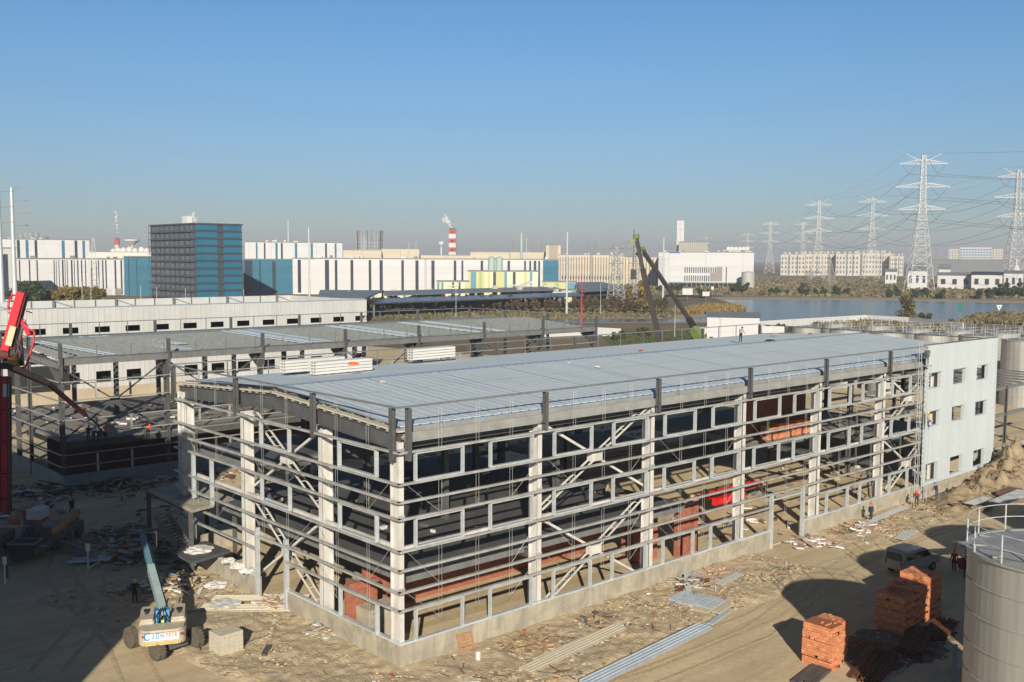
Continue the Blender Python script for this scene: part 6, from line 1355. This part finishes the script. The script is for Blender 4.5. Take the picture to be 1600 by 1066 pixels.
def blob(name, label, cat, loc, r, m_, flat=.5, seed=1, nn=2.5, amp=.4, kind=None, group=None):
    bm = bmesh.new(); bmesh.ops.create_icosphere(bm, subdivisions=3, radius=r)
    for v in bm.verts:
        d = 1+amp*noise.noise(v.co*nn/r+Vector((seed*9, 0, 0)))+amp*.5*noise.noise(v.co*nn*2.5/r+Vector((0, seed*7, 0))); v.co = Vector((v.co.x*d, v.co.y*d, max(-.02, v.co.z*flat*d)))
    me = bpy.data.meshes.new(name); bm.to_mesh(me); bm.free(); me.materials.append(m_); o = bpy.data.objects.new(name, me); COL.objects.link(o); o.location = loc; return tag(o, label, cat, group, kind)
q = G(552, 571, 15.2); blob('jacket', 'orange jacket lying on the white steel bundle', 'jacket', (q.x, q.y, 15.3), .4, orangev, .4)
for i, (u, v, m_, r, lb, nm) in enumerate(((1211, 525, tan_, .45, 'tan bag lying far off on the blue roof', 'bag'), (1266, 525.5, redc, .25, 'small red bundle on the far part of the blue roof', 'bundle'), (1001, 554, redc, .22, 'small red bag in the middle of the blue roof', 'bag'), (1203, 539, black, .5, 'dark cloth lying right of the stooping person on the roof', 'cloth'), (933, 579, white, .22, 'crumpled white wrapper on the near part of the blue roof', 'wrapper'), (598, 605, white, .2, 'small white wrapper on the left part of the blue roof', 'wrapper'), (890, 574, white, .13, 'tiny white scrap left of the crumpled wrapper', 'wrapper'))):
    q = G(u, v, 14.3); blob(nm, lb, nm, (q.x, q.y, 14.3+.02+.4*(1-abs(q.y-14.6)/14.6)), r, m_, .35, i)
tarp = mat('white_plastic', (.62, .61, .60), .5, .12, 3)
for i, (pos, r, lb) in enumerate((((-1.2, 27.5, 1.92), 1.5, 'white plastic heaped on the canopy landing'), ((.05, 18.0, 1.5), .55, 'white sack draped over the left base wall beside the doorway'), ((.05, 19.3, 1.5), .6, 'second white sack draped over the left base wall'), ((.05, 20.9, 1.5), .5, 'third white sack draped over the left base wall, nearest the canopy'), ((-1.2, 20.3, .2), .8, 'white scrap of plastic on the dirt below the draped sacks'))):
    if r == 1.5: c = sum(LA, Vector())/4; pos = (c.x, c.y, 1.9)
    blob('plastic_sheet', lb, 'plastic sheet', pos, min(r, 1.0), tarp, .25 if r > .7 else .5, i+3, 3, .5)
q = G(352, 950); blob('plastic_sheet', 'white plastic on the lower cream sheets left of the doorway', 'plastic sheet', (q.x, q.y, .3), 1.0, tarp, .12, 9, 3, .6)
# grey girder pile with red steel inside the frame
b = MB(); b.box(40, 9, 1.8, 49, 10.2, 2.0); b.ibeam((39.5, 9.2, 2.2), (48, 9.2, 2.2), .3, .5); b.box(41, 8.2, 1.2, 45, 9, 1.9); solo(b, 'red_steelwork', mat('bright_red_paint', (.62, .02, .02), .5, .1, 1), 'bright red steelwork lying on trestles inside the frame', 'steelwork')
for i in range(7):
    q = Vector((45.2+i*1.3, 15.5, 5)) if i < 5 else Vector((45+i, 13.6, .3)); 
for i in range(6): b = MB(); b.box(55.2+i*1.6, 12.4, 4.96, 56.4+i*1.6, 13.6, 6.3+.2*(i % 2)); solo(b, 'brick_pallet', bstack, ['first', 'second', 'third', 'fourth', 'fifth', 'sixth'][i]+' brick pallet from the left on the inner upper deck', 'brick stack', 'brick pallets on the inner deck')
# rusty bars and planks in the right foreground, low wall
rust = mat('rusty_steel', (.13, .045, .02), .9, .4, 3); 
def bars(label, u, v, n, L_, rz, m_, r=.05, group='bundles of rusty bars', nm='bar_bundle'):
    q = G(u, v); b = MB(); random.seed(n)
    for i in range(n): x = (i % 14)*r*2.3; z = r+(i//14)*r*2; o = random.uniform(-.4, .4); b.beam((x, o, z), (x+random.uniform(-.06, .06), L_+o, z), r*1.6, r*1.6)
    o = b.build(nm, m_); o.location = (q.x, q.y, .05); o.rotation_euler = (0, 0, rz); tag(o, label, 'bar bundle', group)
bars('rusty bars lying nearest the bottom edge by the big tank', 1335, 1062, 50, 4.5, E1+R(14), rust, .045); bars('rusty bars with a patch of sun beside the big tank', 1400, 1022, 56, 4.5, E1+R(16), rust, .045); bars('rusty bars in the shade behind the sunlit bars', 1440, 996, 42, 3.5, E1+R(12), rust, .045)
bars('dark planks lying by the front brick stack', 1240, 1066, 8, 3, E1+R(10), dsteel, .07, 'planks', 'plank_pile')
for i, (u, v, s_) in enumerate(((1340, 1020, .5), (1352, 1012, .4), (1375, 1030, .5))): 
    q = G(u, v); random.seed(i+30); b = MB()
    for k in range(26): x, y = random.gauss(0, s_*1.3), random.gauss(0, s_*1.3); z = .1*random.random(); b.beam((x, y, z+.05), (x+random.uniform(-.12, .12), y+random.uniform(-.2, .2), z+.1), .12, .1)
    o = b.build('brick_rubble', mat('brick', (.3, .1, .05))); o.location = (q.x, q.y, .08); tag(o, ['left', 'middle', 'right'][i]+' heap of broken bricks behind the front brick stack', 'brick rubble', kind='stuff')
p_, q_ = G(1463, 1066, 1.4), G(1513, 1034, 1.4); b = MB(); b.beam((p_.x-2, p_.y-1.8, .7), (q_.x+2, q_.y+1.6, .7), .25, 1.4); solo(b, 'concrete_wall', mat('bluish_concrete', (.25, .25, .23)), 'low grey wall running into the big tank at the bottom right', 'wall')
# litter: uncountable scraps on the rubble
def litter(name, regions, n, mats, smin, smax, seed, lab, cat, long_=False):
    random.seed(seed); b = MB(); k = 0
    while k < n:
        x0, x1, y0, y1, hf = random.choice(regions); x, y = random.uniform(x0, x1), random.uniform(y0, y1); z = hf(x, y)
        k += 1
        if z < .02 or noise.noise(Vector((x*.35, y*.35, seed))) < .12 and random.random() < .93: continue
        s = random.uniform(smin, smax); a = random.uniform(0, 3.14); d = Vector((math.cos(a), math.sin(a), random.uniform(-.1, .1))); c = Vector((x, y, z+s*.1)); b.cm = random.randrange(len(mats))
        if long_: b.beam(c-d*s*2.5, c+d*s*2.5, .05, .04)
        else:
            e = Vector((-d.y, d.x, 0)); j = [Vector((random.uniform(-.3, .3), random.uniform(-.3, .3), random.uniform(0, .5)))*s for _ in range(8)]
            b.hexa([c+(-d-e)*s/2+j[0]*.3, c+(d-e)*s/2+j[1]*.3, c+(d+e)*s/2+j[2]*.3, c+(e-d)*s/2+j[3]*.3, c+(-d-e)*s/2+j[4], c+(d-e)*s/2+j[5], c+(d+e)*s/2+j[6], c+(e-d)*s/2+j[7]])
    tag(b.build(name, mats), lab, cat, kind='stuff')
# dark trampled earth round the bars, and coarse chips on it
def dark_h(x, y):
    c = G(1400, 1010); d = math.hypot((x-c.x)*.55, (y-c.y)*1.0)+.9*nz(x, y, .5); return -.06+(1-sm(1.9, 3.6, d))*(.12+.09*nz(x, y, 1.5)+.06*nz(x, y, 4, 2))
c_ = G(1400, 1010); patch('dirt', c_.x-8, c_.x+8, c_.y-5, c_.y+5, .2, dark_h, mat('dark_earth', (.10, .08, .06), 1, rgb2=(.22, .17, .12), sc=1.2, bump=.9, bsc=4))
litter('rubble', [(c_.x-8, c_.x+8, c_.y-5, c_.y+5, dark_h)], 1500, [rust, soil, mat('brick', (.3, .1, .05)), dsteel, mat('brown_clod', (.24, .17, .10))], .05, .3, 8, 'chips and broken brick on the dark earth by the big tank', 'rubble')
# hose on the ground
b = MB(); pts = [tuple(G(u, v, .12)) for u, v in ((1380, 1050), (1372, 1040), (1380, 1034), (1392, 1052), (1408, 1050), (1418, 1036), (1402, 1030), (1382, 1028))]; b.path(pts, .05, 6); solo(b, 'hose', tan_, 'pale hose curling among the rusty bars', 'hose')
REG = [(-9, 36, -8, -.4, strip_h), (-9, 36, -8, -.4, strip_h), (-14, -.5, -8, 27, left_h), (42, 63, -7, -.4, right_h)]
litter('rubble', REG, 9000, [soil, sand, mat('pale_clod', (.5, .43, .31), .95, .1, 2), mat('brown_clod', (.30, .23, .14), 1, .1, 2)], .05, .2, 1, 'clods and broken concrete along the base wall', 'rubble')
litter('litter', REG, 800, [tarp, soil, galv, mat('brick', (.3, .1, .05)), mat('mauve_scrap', (.33, .28, .26), .8, .2, 2), tan_], .06, .26, 2, 'scraps of plastic, paper and brick on the dirt', 'litter')
litter('sticks', REG, 900, [mat('stick_wood', (.28, .19, .11), .9, .2, 3), dsteel, rust, galv], .08, .3, 3, 'sticks, laths and bars strewn on the dirt', 'sticks', True)
litter('clods', [(56, 92, -9, 3, mound_h)], 3500, [mat('clay_soil', (.24, .175, .10)), mat('brown_clod', (.24, .17, .10))], .1, .4, 4, 'clods of clay covering the mounds', 'clods')
litter('rubble', [(-22, -2, 44, 68, far_h), (2, 36, 51, 58, far_h), (2, 78, 88, 116, rearyard)], 3000, [soil, dsteel, conc, rust, tarp], .15, .7, 5, 'debris in the yard around the grey frame', 'rubble')
# debris in the shade by the canopy
b = MB(); random.seed(77)
def pile(label, u, v, r, n, mats, seed):
    q = G(u, v); random.seed(seed); b = MB()
    for i in range(n):
        x, y = random.gauss(0, r*.5), random.gauss(0, r*.5); z = max(0, (1-math.hypot(x, y)/r))*r*.28*random.random(); a = random.uniform(0, 3.14); d = Vector((math.cos(a), math.sin(a), random.uniform(-.3, .3)))*random.uniform(.2, .8); b.cm = random.randrange(len(mats)); b.beam(Vector((x, y, z+.1))-d, Vector((x, y, z+.1))+d, random.uniform(.06, .4), random.uniform(.04, .14))
    o = b.build('scrap_heap', mats); o.location = (q.x, q.y, .05); tag(o, label, 'scrap heap', kind='stuff')
pile('heap of boards and scrap left of the canopy stairs', 190, 838, 3.2, 160, [dsteel, soil, mat('stick_wood', (.28, .19, .11)), greys], 1); pile('heap of dark scrap before the canopy', 225, 870, 3.5, 150, [dsteel, soil, rust, msteel], 2); pile('small scrap heap behind the boom lift', 270, 920, 2.6, 110, [soil, dsteel, tarp, mat('stick_wood', (.28, .19, .11))], 3); pile('scrap heap beside the grey frame base', 70, 772, 4, 160, [dsteel, soil, greys, rust], 4); pile('dark scrap heap at the grey frame corner', 185, 762, 3.5, 120, [dsteel, soil, rust], 5)
pile('heap of old timber and twigs by the front wall', 833, 1010, 1.3, 120, [mat('stick_wood', (.28, .19, .11)), mat('twig', (.34, .25, .15), .9, .2, 3)], 6); pile('tangle of wire and sacks by the front wall middle', 945, 975, 1.4, 90, [tan_, mat('stick_wood', (.28, .19, .11)), dsteel], 7); pile('scraps of sheet and timber left of the doorway', 1075, 915, 1.5, 70, [greys, rust, tan_], 8); pile('wire tangle on the dirt left of the pallet', 505, 985, 1.3, 60, [dsteel, tan_, tarp], 9)
pile('red broken tiles by the front wall', 1120, 895, 1.2, 90, [mat('brick_pink', (.40, .27, .20), .9, .15, 3), tan_], 10); pile('mauve rags right of the side doorway', 1275, 850, 1.5, 80, [mat('mauve_scrap', (.33, .28, .26)), tarp, mat('brick_pink', (.40, .27, .20))], 11); pile('pink rubble on the road edge below the standing person', 1352, 830, 1.7, 100, [mat('brick_pink', (.40, .27, .20)), tan_, tarp], 12); pile('pale rubble by the left doorway', 428, 945, 1.4, 90, [mat('brick_pink', (.40, .27, .20)), tarp, soil], 13)
# ---------------------------------------------------------------- small things: bolted plates on the front columns, deck clutter, roof laps, tyre ruts
for i in range(0, 6):
    x = i*11+(.25 if i == 0 else 0)
    for z in (4.3, 8.5, 12.3):
        b = MB(); b.box(x-.22, .155, z, x+.22, .178, z+.35)
        for dx in (-.15, .15):
            for dz in (.08, .26): b.box(x+dx-.025, .135, z+dz-.025, x+dx+.025, .154, z+dz+.025)
        b.build('bolted_plate', galv, b1)
lapm = mat('roof_lap', (.26, .33, .40), .5, .2, 1)
for x in [1.5+6.24*k for k in range(12)]:
    b = MB(); b.beam((x, .74, ZE+.024), (x, BW/2-.2, ZR+.02), .05, .012); b.build('sheet_lap', lapm, b1)
for yy in (5.2, 9.9):
    z = ZE+(ZR-ZE)*(yy-.72)/(BW/2-.72)+.024; b = MB(); b.beam((.6, yy, z), (77.8, yy, z), .04, .012); b.build('sheet_lap', lapm, b1)
# wheel ruts in the yard: long low ridges of pressed dirt
rutm = mat('rut_dirt', (.38, .30, .18), 1, rgb2=(.50, .40, .25), sc=2, bump=.5, bsc=6)
def rut(uv, off):
    b = MB(); P_ = [Vector((G(u, v).x, G(u, v).y, 0)) for u, v in uv]; n = len(P_)
    pts = []
    for i in range(n-1):
        for t in range(8): pts.append(P_[i]+(P_[i+1]-P_[i])*t/8)
    for a in range(1, len(pts)-1):
        d = (pts[a+1]-pts[a-1]).normalized(); s = Vector((-d.y, d.x, 0)); w_ = .16+.05*nz(pts[a].x, pts[a].y, .8); c = pts[a]+s*(off+.12*nz(pts[a].x, pts[a].y, .3))
        b.v += [tuple(c-s*w_+Vector((0, 0, .012))), tuple(c-s*w_*.5+Vector((0, 0, .035+.02*nz(c.x, c.y, 2)))), tuple(c+Vector((0, 0, .014))), tuple(c+s*w_*.5+Vector((0, 0, .035+.02*nz(c.x, c.y, 2, 4)))), tuple(c+s*w_+Vector((0, 0, .012)))]
    m_ = len(b.v)//5
    for i in range(m_-1):
        for j in range(4): a = i*5+j; b.f.append((a, a+1, a+6, a+5)); b.m.append(0)
    tag(b.build('wheel_rut', rutm, smooth=True), kind='structure')
for uv in ([(820, 1090), (1000, 1040), (1200, 960), (1290, 890), (1400, 850), (1500, 815), (1600, 790)], [(900, 1100), (1080, 1030), (1180, 990), (1330, 880), (1450, 825), (1560, 780)], [(60, 1066), (150, 960), (140, 900), (180, 850), (280, 800)], [(240, 1100), (190, 1000), (90, 900), (110, 840), (220, 790)], [(1180, 850), (1260, 900), (1340, 930), (1450, 950)]):
    for o_ in (-.9, .9): rut(uv, o_)
# clutter on the decks
random.seed(44)
CM = [msteel, tan_, mat('stick_wood', (.28, .19, .11)), dsteel, tarp, rust]
def clutter(name, x0, x1, y0, y1, z, n, lab, seed):
    random.seed(seed); b = MB()
    for i in range(n):
        x, y = random.uniform(x0, x1), random.uniform(y0, y1); a = random.uniform(0, 3.14); L_ = random.uniform(.2, 1.1); b.cm = random.randrange(len(CM)); d = Vector((math.cos(a), math.sin(a), 0))*L_/2; c = Vector((x, y, z+random.uniform(.05, .2))); b.beam(c-d, c+d, random.uniform(.05, .35), random.uniform(.04, .25))
    tag(b.build(name, CM), lab, 'clutter', kind='stuff')
clutter('deck_clutter', 2, 32, 60, 84, 4.8, 130, 'building materials strewn over the rear deck', 1); clutter('floor_clutter', 33, 53, 1.5, 16, .12, 90, 'scraps on the ground floor inside the frame', 2); clutter('deck_clutter', 3, 26, 5, 26, 4.95, 45, 'materials on the dark inner deck', 3)
clutter('floor_clutter', 56, 76, 2, 20, .12, 110, 'scraps on the floor in the right hand bays', 4); clutter('yard_clutter', 2, 76, 31, 56, .02, 420, 'materials lying between the two steel frames', 5); clutter('yard_clutter', -30, 60, 100, 117, .02, 300, 'materials lying before the long white building', 6); clutter('yard_clutter', 79, 112, -2, 32, .02, 160, 'materials lying right of the clad wall', 7)
# pieces on the far factories: roof plant, doors, drain pipes
random.seed(8)
for s_ in (s1, s3, s2, s4, s6, s8):
    for k in range(9):
        a = random.uniform(.03, .95)*s_.w; w_ = random.uniform(1, 4); b = MB(); s_.hx(b, a, a+w_, 4, 4+w_, s_.z+.51, s_.z+random.uniform(1, 2.2)); b.build('roof_plant', msteel if k % 2 else wf, s_.t)
for s_ in (s1, s3):
    for k in range(7):
        a = random.uniform(.03, .95)*s_.w; b = MB(); s_.hx(b, a, a+3.5, -.25, -.16, 0, 4); b.build('loading_door', mat('light_grey_wall', (.42, .43, .42)), s_.t)
# ---------------------------------------------------------------- haze
hz = MB(); hz.box(-9050, -9050, -1.2, 9050, 9050, 128); ho = hz.build('haze', None) if False else None
me = bpy.data.meshes.new('haze'); me.from_pydata(hz.v, [], hz.f); hm = bpy.data.materials.new('haze_air'); hm.use_nodes = True; t_ = hm.node_tree; t_.nodes.remove(t_.nodes['Principled BSDF'])
pv = t_.nodes.new('ShaderNodeVolumePrincipled'); pv.inputs['Color'].default_value = (.82, .88, .98, 1); pv.inputs['Density'].default_value = .0002; pv.inputs['Anisotropy'].default_value = .2
t_.links.new(pv.outputs[0], t_.nodes['Material Output'].inputs['Volume']); me.materials.append(hm); ho = bpy.data.objects.new('haze', me); COL.objects.link(ho); tag(ho, 'thin grey haze over the plain', 'haze', kind='stuff')
